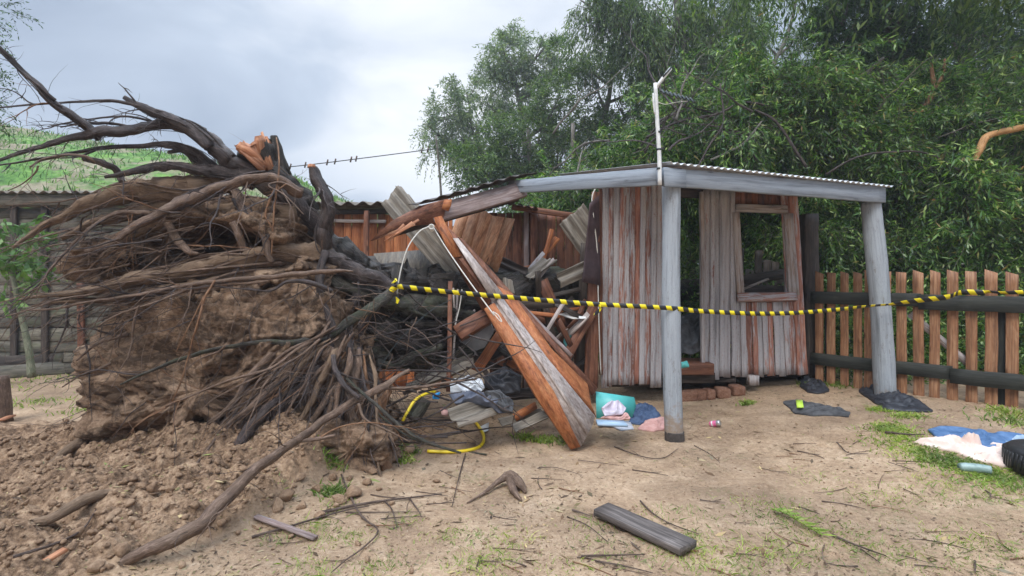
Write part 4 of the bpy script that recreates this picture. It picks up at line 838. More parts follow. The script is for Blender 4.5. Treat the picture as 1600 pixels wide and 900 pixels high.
 ('trunkm', 8, .2, [(690, 540, 5.2, 6), (640, 560, 5.0, 7), (612, 570, 4.8, 7), (590, 566, 4.7, 6)]),
 ('rootd', 7, .2, [(510, 395, 4.6, 6), (500, 430, 4.5, 5), (505, 470, 4.45, 5), (520, 510, 4.4, 5), (515, 545, 4.35, 6)]),
 ('rootd', 7, .15, [(560, 460, 4.75, 6), (545, 490, 4.7, 5), (550, 530, 4.65, 4), (540, 560, 4.6, 3)]),
 ('rootd', 6, .15, [(520, 455, 4.4, 4), (480, 440, 4.35, 4), (450, 440, 4.3, 3), (420, 455, 4.2, 2), (385, 450, 4.15, 1)]),
 ('root', 6, .1, [(470, 300, 4.5, 2), (440, 285, 4.45, 1.6), (420, 290, 4.4, 1.3), (445, 305, 4.35, 1.2), (475, 335, 4.35, .8)]),
 ('rooto', 6, .1, [(432, 215, 4.6, 1), (436, 250, 4.5, 1.3), (433, 290, 4.45, 1.6), (428, 330, 4.4, 1.6), (424, 400, 4.4, 1)]),
 ('rooto', 6, .1, [(428, 295, 4.4, 1.5), (415, 335, 4.4, 1.8), (424, 360, 4.4, 1.6), (410, 400, 4.4, .8)]),
]
for mt, sides, rgh, L in ROOTS:
    mb = MB(); pxtube(mb, L, sides=sides, rough=rgh*1.25, ridge=.14 if sides > 8 else .06, wob=.55, n=9); mb.build('root' if mt not in ('trunk',) else 'root_crown', M[mt], TREE, smooth=True)
# skirt of torn roots hanging from the crown to the ground, in front of the soil
for k in range(30):
    g = np.random.default_rng(5500+k); u = (k+.5)/30; sx = 508+u*62+g.normal(0, 9); sy = 515+u*42+g.normal(0, 12); ex = 300+u*330+g.normal(0, 16); ey = np.interp(u, [0, .5, 1], [690, 755, 750])+g.normal(0, 14)
    Y0 = 4.28+g.uniform(-.05, .12); Y1 = 3.95+g.uniform(-.08, .15); r = g.choice([2.6, 4, 6, 9], p=[.3, .32, .26, .12]); L = []
    for i in range(6):
        v = i/5; L.append((sx+(ex-sx)*v+g.normal(0, 5), sy+(ey-sy)*(v**1.1)-18*math.sin(v*3.14)*(1-u)+g.normal(0, 4), Y0+(Y1-Y0)*v, r*min(.35+v*3.2, 1)*(1-.72*v)))
    mb = MB(); pxtube(mb, L, sides=9, rough=.5, ridge=.16, wob=.4, n=7); mb.build('root', M[['root', 'rootsoil', 'root', 'rooto', 'rootd'][k % 5]], TREE, smooth=True); ROOTS.append(('root', 9, .2, L))
# broken orange heartwood at the top of the root crown
mb = MB()
for k in range(9):
    u = k/8; a = W(372+46*u+random.uniform(-3, 3), 222+random.uniform(-6, 10)-(10 if u > .6 else 0), 4.52+random.uniform(0, .12)); b = W(412+16*u, 262+random.uniform(-4, 6), 4.62+random.uniform(0, .06))
    board(mb, b, a, .05, .04, (0, -1, 0), w1=random.uniform(.008, .03), t1=.012, jit=.01, ragged=.02)
for k in range(5):
    a = W(366+k*3, 228+k*2.4+random.uniform(-2, 2), 4.5); b = W(408+k, 255+k*3, 4.58); board(mb, b, a, .04, .03, (0, -1, 0), w1=.012, t1=.01, jit=.008, ragged=.02)
slab(mb, [W(366, 228, 4.50), W(380, 221, 4.50), W(389, 230, 4.52), W(396, 226, 4.53), W(398, 213, 4.55), W(408, 211, 4.57), W(414, 220, 4.6), W(420, 236, 4.62), W(428, 268, 4.68), W(420, 268, 4.66), W(404, 256, 4.58), W(384, 244, 4.53)], (0.02, .11, .0), W(372, 222, 4.5)-W(420, 262, 4.6)); pxtube(mb, [(373, 229, 4.53, 7), (392, 240, 4.56, 8), (416, 262, 4.66, 7)], sides=9, rough=.6, wob=.5); pxtube(mb, [(404, 216, 4.58, 6), (411, 236, 4.62, 8), (422, 264, 4.68, 6)], sides=9, rough=.6, wob=.5); mb.build('broken_wood', M['split'], TREE)
mb = MB(); pxtube(mb, [(372, 238, 4.6, 7), (395, 247, 4.68, 12), (420, 268, 4.74, 17)], sides=12, rough=.3); pxtube(mb, [(428, 212, 4.72, 5), (432, 235, 4.74, 9), (440, 270, 4.78, 12)], sides=10, rough=.3); mb.build('broken_bark', M['trunk'], TREE, smooth=True)
mb = MB(); pxtube(mb, [(487, 257, 4.6, 5.4), (487, 262, 4.6, 7)], sides=10, rough=.3, n=3); mb.build('broken_wood', M['split'], TREE)
# trunk and limbs lying back over the hut
TR = [('trunk', 26, .28, [(470, 430, 5.0, 40), (540, 450, 5.2, 50), (620, 470, 5.5, 50), (720, 468, 6.0, 40), (820, 458, 6.5, 33), (900, 452, 7.0, 27), (1000, 450, 7.9, 20), (1100, 455, 9, 14)]),
      ('trunk', 16, .25, [(560, 480, 5.1, 38), (620, 515, 5.25, 34), (700, 520, 5.7, 26), (800, 500, 6.3, 18), (900, 480, 6.9, 13)]),
      ('trunkm', 14, .25, [(520, 500, 5.0, 26), (580, 545, 5.05, 24), (660, 560, 5.4, 17), (760, 545, 5.9, 12), (880, 520, 6.6, 9)]),
      ('trunkm', 12, .2, [(640, 440, 5.6, 10), (680, 434, 5.8, 11), (740, 440, 6.0, 13), (800, 444, 6.3, 16), (880, 436, 6.7, 15)]),
      ('trunkm', 10, .2, [(600, 470, 5.0, 10), (640, 482, 5.1, 11), (690, 487, 5.3, 9), (740, 494, 5.6, 7)]),
      ('trunk', 8, .2, [(640, 505, 5.1, 7), (690, 508, 5.3, 6), (740, 520, 5.5, 5), (800, 560, 5.6, 4)])]
for mt, s, r, L in TR:
    mb = MB(); pxtube(mb, L, sides=s+8, rough=r*1.9, ridge=.16, wob=.3, n=20); mb.build('trunk' if s > 20 else 'limb', M[mt], TREE, smooth=True)
for ti, (mt, s, r, L) in enumerate(TR[:5]):
    A = rootpath(L, 6)
    for k in range(14):
        g = np.random.default_rng(60000+ti*40+k); i0 = int(g.uniform(0, .5)*len(A)); i1 = min(len(A), i0+int(g.uniform(.25, .5)*len(A))); B = A[i0:i1]
        if len(B) < 5: continue
        ph = g.uniform(2.4, 6.6)+np.linspace(0, g.normal(0, .8), len(B)); T = np.gradient(B[:, :3], axis=0); T /= np.linalg.norm(T, axis=1)[:, None]; U = np.cross(T, (0, 0, 1)); U /= np.linalg.norm(U, axis=1)[:, None]+1e-9; Vv = np.cross(T, U)
        C = B[:, :3]+(U*np.cos(ph)[:, None]+Vv*np.sin(ph)[:, None])*(B[:, 3]*g.uniform(.95, 1.2))[:, None]; q0 = g.choice([.008, .014, .022]); mb = MB() if k == 0 and ti == 0 else mb
        tube(mb, C, np.linspace(q0, q0*.4, len(C)), sides=6, n=3, rough=.5, cap=False)
tag(mb.build('bark_strips', M['trunkm'], TREE, smooth=True), kind='stuff')
# auto-grown finer roots: side roots as parts for the clearest, the hair-thin ones as one mass
def walk(p, d, L, r, droop, seed, n=7, curl=.17):
    g = np.random.default_rng(seed); P = [np.array(p)]; R = [r]; d = nrm(d)
    for i in range(n):
        d = nrm(d+g.normal(0, curl, 3)*[1, .8, 1]+np.array([0, 0, -droop])); P.append(P[-1]+d*L/n); R.append(r*(1-(i+1)/n*.8))
    return P, R
fine = {k: MB() for k in ('root', 'rootd', 'rooto')}
sd_ = 100
for ri, (mt, sides, rgh, L) in enumerate(ROOTS):
    A = rootpath(L); big = L[0][3] > 4 or sides > 8
    cnt = int(np.linalg.norm(np.diff(A[:, :3], axis=0), axis=1).sum()*(17 if mt == 'rootsoil' else 10 if big else 6))
    for k in range(cnt):
        sd_ += 1; g = np.random.default_rng(sd_); i = int(g.uniform(.12, 1)*(len(A)-2)); T = nrm(A[i+1, :3]-A[i, :3])
        low = A[i, 2] < 1.9; left = A[i, 0] < -1.6
        if mt in ('trunk', 'trunkm'): d = g.normal(0, .8, 3)+[-.2, -.5, -.2]
        else: d = T*1.1+g.normal(0, .5, 3)+np.array([0, -.35, -.15])
        if g.random() < .25: d = g.normal(0, .35, 3)+[0, -.25, -1]
        r0 = g.choice([.0022, .003, .0045, .007, .011], p=[.3, .3, .22, .12, .06])
        ln = g.uniform(.15, .6)*(1+r0*50)*(.55 if not low and mt == 'rootd' else 1.)
        P, R = walk(A[i, :3], d, ln, r0, .07, sd_)
        if min(p[2] for p in P) < .02: continue
        kk = 'rooto' if g.random() < .09 else ('rootd' if mt == 'rootd' or g.random() < .5 else 'root')
        tube(fine[kk], P, R, sides=5 if r0 > .005 else 4, n=3, wob=.6, cap=False)
        if r0 > .0044:
            for q in range(3):
                sd_ += 1; j = g.integers(2, 6); P2, R2 = walk(P[j], P[j]-P[j-1]+g.normal(0, .06, 3)*1.2, ln*.45, r0*.45, .08, sd_, n=5); tube(fine[kk], P2, R2, sides=4, n=2, cap=False)
# fibrous strands running along the thick roots
for ri, (mt, sides, rgh, L) in enumerate(ROOTS):
    if mt not in ('rootsoil', 'rootd', 'root') or L[0][3] < 6 and sides < 12: continue
    A = rootpath(L, 5)
    for k in range(16 if mt == 'rootsoil' else 7):
        g = np.random.default_rng(40000+ri*50+k); i0 = int(g.uniform(0, .45)*len(A)); i1 = int(g.uniform(.55, 1)*len(A)); B = A[i0:i1]
        if len(B) < 5: continue
        ph = g.uniform(0, 6.28)+np.linspace(0, g.normal(0, 2.2), len(B)); T = np.gradient(B[:, :3], axis=0); T /= np.linalg.norm(T, axis=1)[:, None]
        U = np.cross(T, (0, -1, 0)); U /= np.linalg.norm(U, axis=1)[:, None]+1e-9; Vv = np.cross(T, U); rr = B[:, 3]*g.uniform(.92, 1.25)+.006*fbm(B[:, :3]*6, k, 2)
        C = B[:, :3]+(U*np.cos(ph)[:, None]+Vv*np.sin(ph)[:, None])*rr[:, None]; r0 = g.choice([.004, .007, .011, .016], p=[.3, .35, .25, .1])
        tube(fine['root' if mt == 'rootsoil' else 'rootd'], C, np.linspace(r0, r0*.3, len(C)), sides=5, n=2, rough=.2, cap=False)
# fringe of strands across the soil mass surface and the dark pit to the right
for k in range(300):
    g = np.random.default_rng(9000+k); px = g.uniform(120, 660); py = g.uniform(440, 740) if px > 300 else g.uniform(470, 640)
    if 210 < px < 430 and 470 < py < 640 and g.random() < .75: continue
    Y = 4.15+.25*g.random()+(.5 if px > 600 else 0); ang = g.uniform(-2.9, -.9) if px < 520 else g.uniform(-2.6, .3)
    d = np.array([math.cos(ang), g.normal(-.05, .3), math.sin(ang)*.8]); r0 = g.choice([.0022, .0035, .006, .010], p=[.4, .3, .2, .1])
    P, R = walk(W(px, py, Y), d, g.uniform(.2, .75), r0, .03, 9000+k, curl=.14)
    if min(p[2] for p in P) < .03: continue
    tube(fine[g.choice(['root', 'rootd', 'rooto'], p=[.46, .44, .1])], P, R, sides=4, n=3, cap=False)
# sweeping fringe at the left edge
for k in range(190):
    g = np.random.default_rng(12000+k); px = g.uniform(130, 340); py = g.uniform(330, 500); Y = g.uniform(4.05, 4.6)
    P, R = walk(W(px, py, Y), [-1, g.normal(-.1, .2), g.normal(-.18, .22)], g.uniform(.3, .95), g.choice([.002, .0035, .006, .009], p=[.35, .33, .2, .12]), .03, 12000+k, curl=.17)
    tube(fine[g.choice(['root', 'rootd'])], P, R, sides=4, n=3, cap=False)
for k, v in fine.items():
    o = v.build('fine_roots', M[k], TREE, smooth=True); tag(o, kind='stuff')
settle(TREE)
# the dark jumble of thin branches right of the root plate
tw = MB()
for k in range(150):
    g = np.random.default_rng(20000+k); px = g.uniform(590, 735); py = g.uniform(500, 700); Y = (5.1-(py-480)*.0028)+g.uniform(-.2, .3)
    if py > 640: Y = min(Y, CAMH*F/(py-HOR)-.05) 
    P, R = walk(W(px, py, Y), [g.choice([-1, -1, .6]), g.normal(0, .4), g.normal(-.1, .45)], g.uniform(.3, 1.1), g.choice([.002, .004, .007, .011]), .0, 20000+k, curl=.09)
    if min(p[2] for p in P) < .02: continue
    tube(tw, P, R, sides=4, n=2, cap=False)
tag(tw.build('brushwood', M['rootd'], smooth=True), 'tangle of dark thin brushwood between the root plate and the clothes heap', 'brushwood', kind='stuff')
# ---------------- cloths and small things ----------------
def cloth(name, label, mt, outline, h=.05, ang=0., sd=1, fold=(3, 16), base=None, Y=None, group=None, cat='clothing', rag=.012, edge=.018):
    """crumpled cloth lying within a ground outline given in photo pixels (Y set: on a heap at that distance)"""
    if Y is None: O = np.array([G(a, b) for a, b in outline])
    else:
        O = np.array([W(a, b, Y-(b-outline[0][1])*.006) for a, b in outline])
    k = 90; C = np.concatenate([O, O[:1]]); s = np.concatenate([[0], np.cumsum(np.linalg.norm(np.diff(C, axis=0), axis=1))]); u = np.linspace(0, s[-1], k, endpoint=False)
    E = np.stack([np.interp(u, s, C[:, i]) for i in range(3)], -1); E = (E*2+np.roll(E, 1, 0)+np.roll(E, -1, 0))/4
    cen = O.mean(0); rings = 30; V = []
    ca, sa = math.cos(ang), math.sin(ang)
    for i in range(rings+1):
        f = i/rings; R = cen+(E-cen)*f; lx = R[:, 0]*ca+R[:, 1]*sa; ly = -R[:, 0]*sa+R[:, 1]*ca
        wv = .35*fbm(P3(R[:, 0]*5, R[:, 1]*5), sd+7, 2); n1 = fbm(P3(lx*fold[0]*2+wv, ly*fold[1]+wv*6), sd, 3); n2 = fbm(P3(lx*9, ly*9), sd+3, 3)
        rid = 1-np.abs(n1)*3.4; prof = (1-f**5)
        z = (edge+h*(.30+.55*np.clip(rid, -.4, 1)+.6*n2))*prof+edge*(1-prof)
        R = R.copy(); 
        if i >= rings-2: R[:, :2] += rag*np.stack([fbm(P3(u*9, u*0), sd+4, 3), fbm(P3(u*9, u*0+7), sd+5, 3)], -1)
        if Y is None: R[:, 2] = gz(R[:, 0], R[:, 1])+np.maximum(z, .006)
        else: R[:, 2] += z; R[:, 1] -= np.maximum(z, 0)*.8
        V.append(R)
    Vt = np.array(V).reshape(-1, 3); bt = Vt.copy()
    if Y is None: bt[:, 2] = np.minimum(gz(bt[:, 0], bt[:, 1])-.004, bt[:, 2]-.006)
    else: bt[:, 2] -= .01; bt[:, 1] += .012
    I = np.arange(len(Vt)).reshape(rings+1, k); J = np.roll(I, -1, 1); q = np.stack([I[:-1], I[1:], J[1:], J[:-1]], -1).reshape(-1, 4); K = len(Vt)
    e = np.stack([I[-1], I[-1]+K, J[-1]+K, J[-1]], -1)
    mb = MB(); mb.add(np.concatenate([Vt, bt]), np.concatenate([q, q[:, ::-1]+K, e]))
    return tag(mb.build(name, M[mt], smooth=True, origin=cen), label, cat, group)
cloth('dark_jacket', 'crumpled dark charcoal garment on sand at the foot of the right wall panel', 'black', [(1246, 592), (1256, 583), (1270, 585), (1285, 600), (1297, 612), (1278, 616), (1262, 614), (1250, 604)], .08, .6, 3)
cloth('grey_trousers', 'grey wet trousers with a lime tag lying alone in front of the right wall panel', 'greycloth', [(1224, 630), (1240, 627), (1254, 630), (1280, 634), (1300, 640), (1330, 646), (1327, 652), (1300, 650), (1270, 651), (1240, 646)], .05, -.25, 5)
one('lime_tag', 'small lime green tag on the grey wet trousers', 'tag', 'lime', lambda mb: slab(mb, [G(1243, 633, .05), G(1253, 634, .055), G(1255, 645, .05), G(1245, 645, .05)], (0, -.01, .012)))
cloth('black_sheet', 'black plastic sheet bunched round the foot of the right porch post', 'black', [(1340, 612), (1352, 603), (1375, 605), (1400, 615), (1425, 628), (1450, 638), (1459, 644), (1430, 645), (1400, 643), (1382, 642), (1360, 626)], .09, -.5, 8, cat='sheet')
cloth('blue_trousers', 'bright blue trousers spread on grass behind the peach blanket at the right edge', 'blue', [(1450, 674), (1470, 668), (1500, 670), (1550, 680), (1600, 685), (1680, 694), (1680, 730), (1600, 716), (1540, 708), (1500, 700), (1470, 690)], .05, -.2, 11)
cloth('blue_shirt', 'pale blue cloth between the blue trousers and peach blanket', 'lightblue', [(1560, 695), (1590, 690), (1640, 696), (1690, 706), (1690, 725), (1620, 716), (1580, 708)], .085, -.2, 12)
cloth('peach_blanket', 'crumpled peach pink blanket on the ground beside the tyre', 'peach', [(1424, 694), (1445, 692), (1462, 692), (1480, 687), (1500, 689), (1520, 699), (1545, 695), (1575, 706), (1610, 712), (1650, 722), (1650, 745), (1600, 738), (1570, 731), (1530, 723), (1490, 708), (1450, 699)], .10, -.35, 14, cat='blanket', fold=(3, 11))
cloth('jeans', 'dark blue folded jeans on sand between turquoise folder and front porch post', 'denim', [(983, 662), (985, 648), (996, 636), (1012, 638), (1030, 648), (1034, 655), (1015, 660), (1000, 665)], .12, .2, 21)
cloth('pink_cloth', 'small dusty pink cloth beside the foot of the front porch post', 'pink', [(996, 672), (1010, 660), (1026, 655), (1040, 654), (1040, 672), (1020, 676)], .05, .9, 23, cat='cloth')
cloth('grey_trousers', 'blue grey trousers crumpled over debris under the clear plastic bag', 'greyblue', [(700, 618), (722, 612), (760, 616), (790, 620), (803, 634), (800, 645), (780, 648), (770, 640), (740, 632), (712, 634)], .07, -.3, 25, Y=4.75)
cloth('dark_shirt', 'dark charcoal shirt draped at the right end of the debris heap', 'greycloth', [(756, 615), (780, 612), (804, 632), (800, 648), (785, 644), (770, 630)], .05, -.3, 26, Y=4.7)
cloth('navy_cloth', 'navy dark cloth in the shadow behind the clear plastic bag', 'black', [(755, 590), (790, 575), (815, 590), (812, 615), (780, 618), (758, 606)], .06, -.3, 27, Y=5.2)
cloth('doorway_blanket', 'grey patterned blanket hanging behind the doorway of the worn front wall', 'greycloth', [(1060, 497), (1078, 490), (1094, 492), (1097, 520), (1094, 550), (1080, 556), (1062, 552)], .05, .3, 28, Y=6.9, cat='blanket')
cloth('lilac_cloth', 'small lilac white cloth inside the turquoise folder', 'lilac', [(938, 640), (950, 630), (966, 628), (978, 640), (972, 650), (945, 652)], .05, .1, 29, Y=4.72, cat='cloth')
cloth('brown_cloth', 'light brown crumpled cloth in front of the turquoise folder opening', 'pink', [(938, 655), (955, 648), (980, 648), (984, 656), (962, 660)], .05, .1, 30, Y=4.66, cat='cloth')
cloth('white_sheet', 'crumpled white plastic strip behind the fallen frame near the maroon sheet', 'white', [(872, 493), (885, 491), (900, 496), (921, 497), (915, 500), (893, 500)], .015, 0, 31, Y=6.05, cat='plastic')
cloth('turquoise_cloth', 'turquoise cloth scrap in the dark behind the fallen frame', 'turq', [(882, 520), (893, 517), (897, 528), (886, 546), (880, 536)], .03, 0, 33, Y=6.2, cat='cloth')
cloth('turquoise_cloth', 'tiny turquoise cloth scrap on the doorway step', 'turq', [(1062, 568), (1072, 566), (1076, 575), (1064, 577)], .03, 0, 34, Y=6.1, cat='cloth')
cloth('plastic_bag', 'clear plastic bag of belongings on top of the clothes heap', 'plastic', [(702, 604), (706, 594), (730, 592), (752, 595), (757, 608), (752, 614), (720, 618), (704, 616)], .06, .2, 36, Y=4.85, cat='bag')
def folder():
    t = thing('turquoise_folder', 'open turquoise folder lying at the foot of the fallen planks', 'folder')
    mb = MB(); slab(mb, [W(931, 612, 4.98), W(991, 621, 4.98), W(994, 634, 4.9), W(988, 652, 4.78), W(932, 654, 4.76)], (0, .006, .002)); mb.build('folder_cover', M['turq'], t)
    mb = MB(); slab(mb, [W(931, 655, 4.6), W(975, 657, 4.6), W(981, 664, 4.45), W(934, 662, 4.5)], (0, 0, -.02)); mb.build('folder_base', M['lightblue'], t)
    settle(t)
folder()
for i, (P_, lb) in enumerate((([(932, 660), (976, 663), (978, 668), (936, 668)], 'stack of papers edge below the turquoise folder'), ([(950, 664), (984, 660), (990, 672), (970, 674)], 'loose pale magazine under the papers beside the jeans'))):
    one('papers', lb, 'papers', 'paper', lambda mb: slab(mb, [G(a, b, .02+.01*(1-i)) for a, b in P_], (0, 0, -.018)))
one('paper_scrap', 'white paper scrap by the end of the yellow hose', 'paper', 'white', lambda mb: slab(mb, [G(750, 672, .03), G(764, 668, .05), G(763, 676, .02), G(752, 679, .01)], (0, 0, .006)))
one('red_packet', 'small pale red packet on debris below the blue plastic piece', 'packet', 'pink', lambda mb: slab(mb, [W(688, 640, 4.7), W(700, 642, 4.7), W(699, 650, 4.65), W(690, 648, 4.65)], (0, .03, .01)))
one('blue_box', 'small bright blue plastic piece above the yellow hose', 'plastic piece', 'bluep', lambda mb: [slab(mb, [W(676, 618, 4.75), W(687, 614, 4.75), W(686, 624, 4.72), W(676, 623, 4.72)], (0, .04, .0)), board(mb, W(677, 617, 4.73), W(687, 613.5, 4.73), .012, .05)])
one('cut_stump', 'mossy cut log end lying beside the start of the yellow hose', 'log', 'trunkm', lambda mb: pxtube(mb, [(642, 655, 4.6, 11), (655, 640, 4.65, 11), (664, 625, 4.7, 10)], sides=14, rough=.12))
one('yellow_hose', 'bright yellow hose curving out of the debris over the sand', 'hose', 'hose', lambda mb: [tube(mb, [W(629, 658, 4.5), W(636, 645, 4.52), W(648, 626, 4.6), (W(664, 616, 4.72)), W(680, 612, 4.85)], .014, sides=10), tube(mb, [G(740, 660, .03), G(750, 672, .02), G(756, 686, .016), G(750, 700, .016), G(728, 707, .016), G(700, 709, .016), G(668, 708, .016)], .0155, sides=10, n=8)], smooth=True)
one('green_hose', 'thin dark green cord running from the brushwood down to the sand', 'cord', 'trunkm', lambda mb: tube(mb, [W(545, 590, 4.15), W(585, 640, 4.1), W(640, 683, 4.05), G(700, 705, .02), G(760, 712, .01)], .008, sides=6))
def can():
    t = thing('drink_can', 'small crumpled pink and white drink can on the sand before the brick row', 'can')
    c = G(1117, 667, .034); d = nrm((.6, -.55, .25)); 
    mb = MB(); tube(mb, [c-d*.050, c-d*.045, c, c+d*.02], [.020, .028, .030, .030], sides=18, n=4, rough=.05); mb.build('can_body', M['canpink'], t, smooth=True)
    mb = MB(); tube(mb, [c+d*.0202, c+d*.05, c+d*.058], [.030, .030, .024], sides=18, n=3, rough=.03); mb.build('can_end', M['metal'], t, smooth=True)
    mb = MB(); tube(mb, [c-d*.030, c-d*.016], [.0308, .0308], sides=18, n=3); mb.build('can_band', M['white'], t, smooth=True)
    settle(t)
can()
def tyre():
    c = G(1592, 742); c = np.array([G(1603, 744)[0]+.25, G(1603, 744)[1], gz(*G(1603, 744)[:2])+.095]); t = thing('car_tyre', 'black tyre lying flat on the grass at the right edge beside the peach blanket', 'tyre')
    pr = [(-.090, .17), (-.095, .20), (-.092, .27), (-.07, .295), (-.02, .302), (.02, .302), (.07, .295), (.092, .27), (.095, .20), (.088, .17), (.075, .175), (.07, .25), (0, .27), (-.07, .25), (-.08, .175)]
    k = 64; th = np.arange(k)/k*2*np.pi; V = np.array([[c[0]+r*math.cos(a), c[1]+r*math.sin(a), c[2]+z] for a in th for z, r in pr]); n = len(pr)
    I = np.arange(k*n).reshape(k, n); J = np.roll(I, -1, 0); I2, J2 = np.roll(I, -1, 1), np.roll(J, -1, 1)
    mb = MB(); mb.add(V, np.stack([I, J, J2, I2], -1).reshape(-1, 4)); mb.build('tyre_body', M['tyre'], t, smooth=True)
    mb = MB()
    for a in np.arange(0, 2*np.pi, 2*np.pi/60):
        u = np.array([math.cos(a), math.sin(a), 0]); s = np.array([-u[1], u[0], 0]); p = c+u*.303; board(mb, p+[0, 0, -.06], p+s*.018+[0, 0, .06], .022, .008, u)
    mb.build('tread', M['tyre'], t); settle(t)
tyre()
one('green_bottle', 'flat pale green plastic tube lying on grass beside the tyre', 'tube', 'glass', lambda mb: tube(mb, [G(1499, 736, .03), G(1510, 736.5, .03), G(1535, 739, .03), G(1549, 741, .03)], [.028, .034, .034, .03], sides=14), smooth=True)
# bricks at the step
BL = ['leftmost brick of the row below the doorway step, half hidden by the post', 'second brick from the left in the row below the doorway step', 'third brick from the left in the row below the doorway step', 'narrow fourth brick from the left in the row below the doorway step', 'fifth brick from the left in the row below the doorway step', 'rightmost brick of the row below the doorway step']
for (a, y, w), lb in zip(((1070, 631, 20), (1085, 630, 14), (1098, 629, 16), (1113, 628, 14), (1133, 626, 22), (1157, 622, 20)), BL):
    c = G(a, y-3); mb = MB(); g = np.random.default_rng(a)
    W_ = w/F*c[1]; yaw = g.normal(0, .06)
    nx, ny, nz_ = 10, 10, 6; pts = []
    x, y_, z = np.meshgrid(np.linspace(-1, 1, nx), np.linspace(-1, 1, ny), np.linspace(-1, 1, nz_), indexing='ij')
    def face(A, B, Cf):
        V = np.stack([A, B, Cf], -1); V = V/np.maximum(1, (np.linalg.norm(V, ord=6, axis=-1)[..., None]))
        P = V*np.array([W_*.49, .10, .066])+np.array([0, .1, .055]); P = P+.006*fbm((P+c)*22, a, 3)[..., None]*nrm((1, 1, 1)); P = P@np.array([[math.cos(yaw), math.sin(yaw), 0], [-math.sin(yaw), math.cos(yaw), 0], [0, 0, 1]])+c
        I = np.arange(A.size).reshape(A.shape); mb.add(P.reshape(-1, 3), np.stack([I[:-1, :-1], I[1:, :-1], I[1:, 1:], I[:-1, 1:]], -1).reshape(-1, 4))
    u, v = np.meshgrid(np.linspace(-1, 1, 10), np.linspace(-1, 1, 8), indexing='ij'); on = np.ones_like(u)
    face(u, v, on); face(v.T, u.T, -on.T); face(u, -on, v); face(v.T, on.T, u.T); face(on, u, v); face(-on.T, v.T, u.T)
    tag(mb.build('brick', M['brick'], smooth=True), lb, 'brick', 'bricks below the doorway step')
def mat_step(mb):
    a, b, c_, d_ = G(1060, 619, .13), G(1150, 614, .13), G(1144, 604, .14), G(1060, 606, .14); slab(mb, [a, b, c_, d_], (0, 0, .05), b-a)
    for k in range(7):
        u = (k+.5)/7; p = a+(d_-a)*u+[0, 0, .056]; q = b+(c_-b)*u+[0, 0, .056]; board(mb, p, q, .02, .012, (0, 0, 1))
one('slatted_step', 'dark slatted step board resting behind the brick row', 'step', 'dark', mat_step)
# foreground plank
def plank():
    t = thing('loose_plank', 'thick wet grey brown plank lying alone on the foreground sand', 'plank')
    a, b = G(940, 806, .045), G(1075, 868, .04); mb = MB(); board(mb, a, b, .150, .042, (0.02, -.05, 1), jit=.004, ragged=.012); mb.build('plank', M['dark2'], t)
    for dx in (0, .02):
        mb = MB(); p = a+np.array([-.04+dx, -.02-.02*dx, -.005]); tube(mb, [p, p+[-.012, -.025, -.028]], .003, sides=5, n=2); mb.build('nail', M['cable'], t)
    settle(t)
M['dark2'] = wood('wet_grey_plank', (.04, .033, .03), (.12, .10, .09), (.24, .205, .185), var=.1)
plank()
one('offcut', 'short old wood offcut lying across the twigs left of centre foreground', 'board', 'oldbeam', lambda mb: board(mb, G(400, 812, .02), G(493, 846, .022), .038, .02, (0, 0, 1), ragged=.01))
one('root_chunk', 'torn brown root chunk with orange break on the sand before the debris', 'root', 'root', lambda mb: [tube(mb, [G(730, 788, .01), G(755, 775, .02), G(780, 762, .05), G(797, 758, .07), G(812, 766, .05), G(822, 772, .01)], [.005, .010, .022, .04, .035, .008], sides=10, rough=.4), tube(mb, [G(795, 760, .06), G(803, 774, .03), G(815, 785, .01)], [.03, .025, .006], sides=8, rough=.4)], smooth=True)
one('post_stump', 'brown stump end standing at the far left edge on churned soil', 'stump', 'root', lambda mb: tube(mb, [W(0, 652, 5.5)-[0, 0, .1], W(1, 620, 5.5), W(-1, 588, 5.5)], [.11, .085, .08], sides=16, rough=.15))
one('buried_root', 'thick muddy root half sunk in the churned soil at lower left', 'root', 'rootsoil', lambda mb: tube(mb, [G(-30, 838, .0), G(30, 829, .03), G(80, 824, .05), G(125, 800, .06), G(165, 782, .04), G(185, 776, 0)], [.02, .022, .028, .035, .03, .01], sides=10, rough=.3), smooth=True)
one('buried_root', 'muddy root rising from the soil under the left side of the root plate', 'root', 'rootsoil', lambda mb: tube(mb, [G(70, 732, .0), G(110, 712, .06), G(150, 696, .09), G(190, 680, .07)], [.015, .04, .05, .03], sides=10, rough=.3), smooth=True)
one('wood_splinter', 'pale yellow wood splinter on soil at the bottom left corner', 'splinter', 'split', lambda mb: [board(mb, G(70, 890, .04), G(102, 876, .06), .04, .02, (0, 0, 1), ragged=.02)])
one('wood_splinter', 'pale splinter on the soil beside the stump at the far left edge', 'splinter', 'split', lambda mb: [board(mb, G(2, 664, .05), G(20, 658, .06), .06, .02, (0, 0, 1), ragged=.02)])

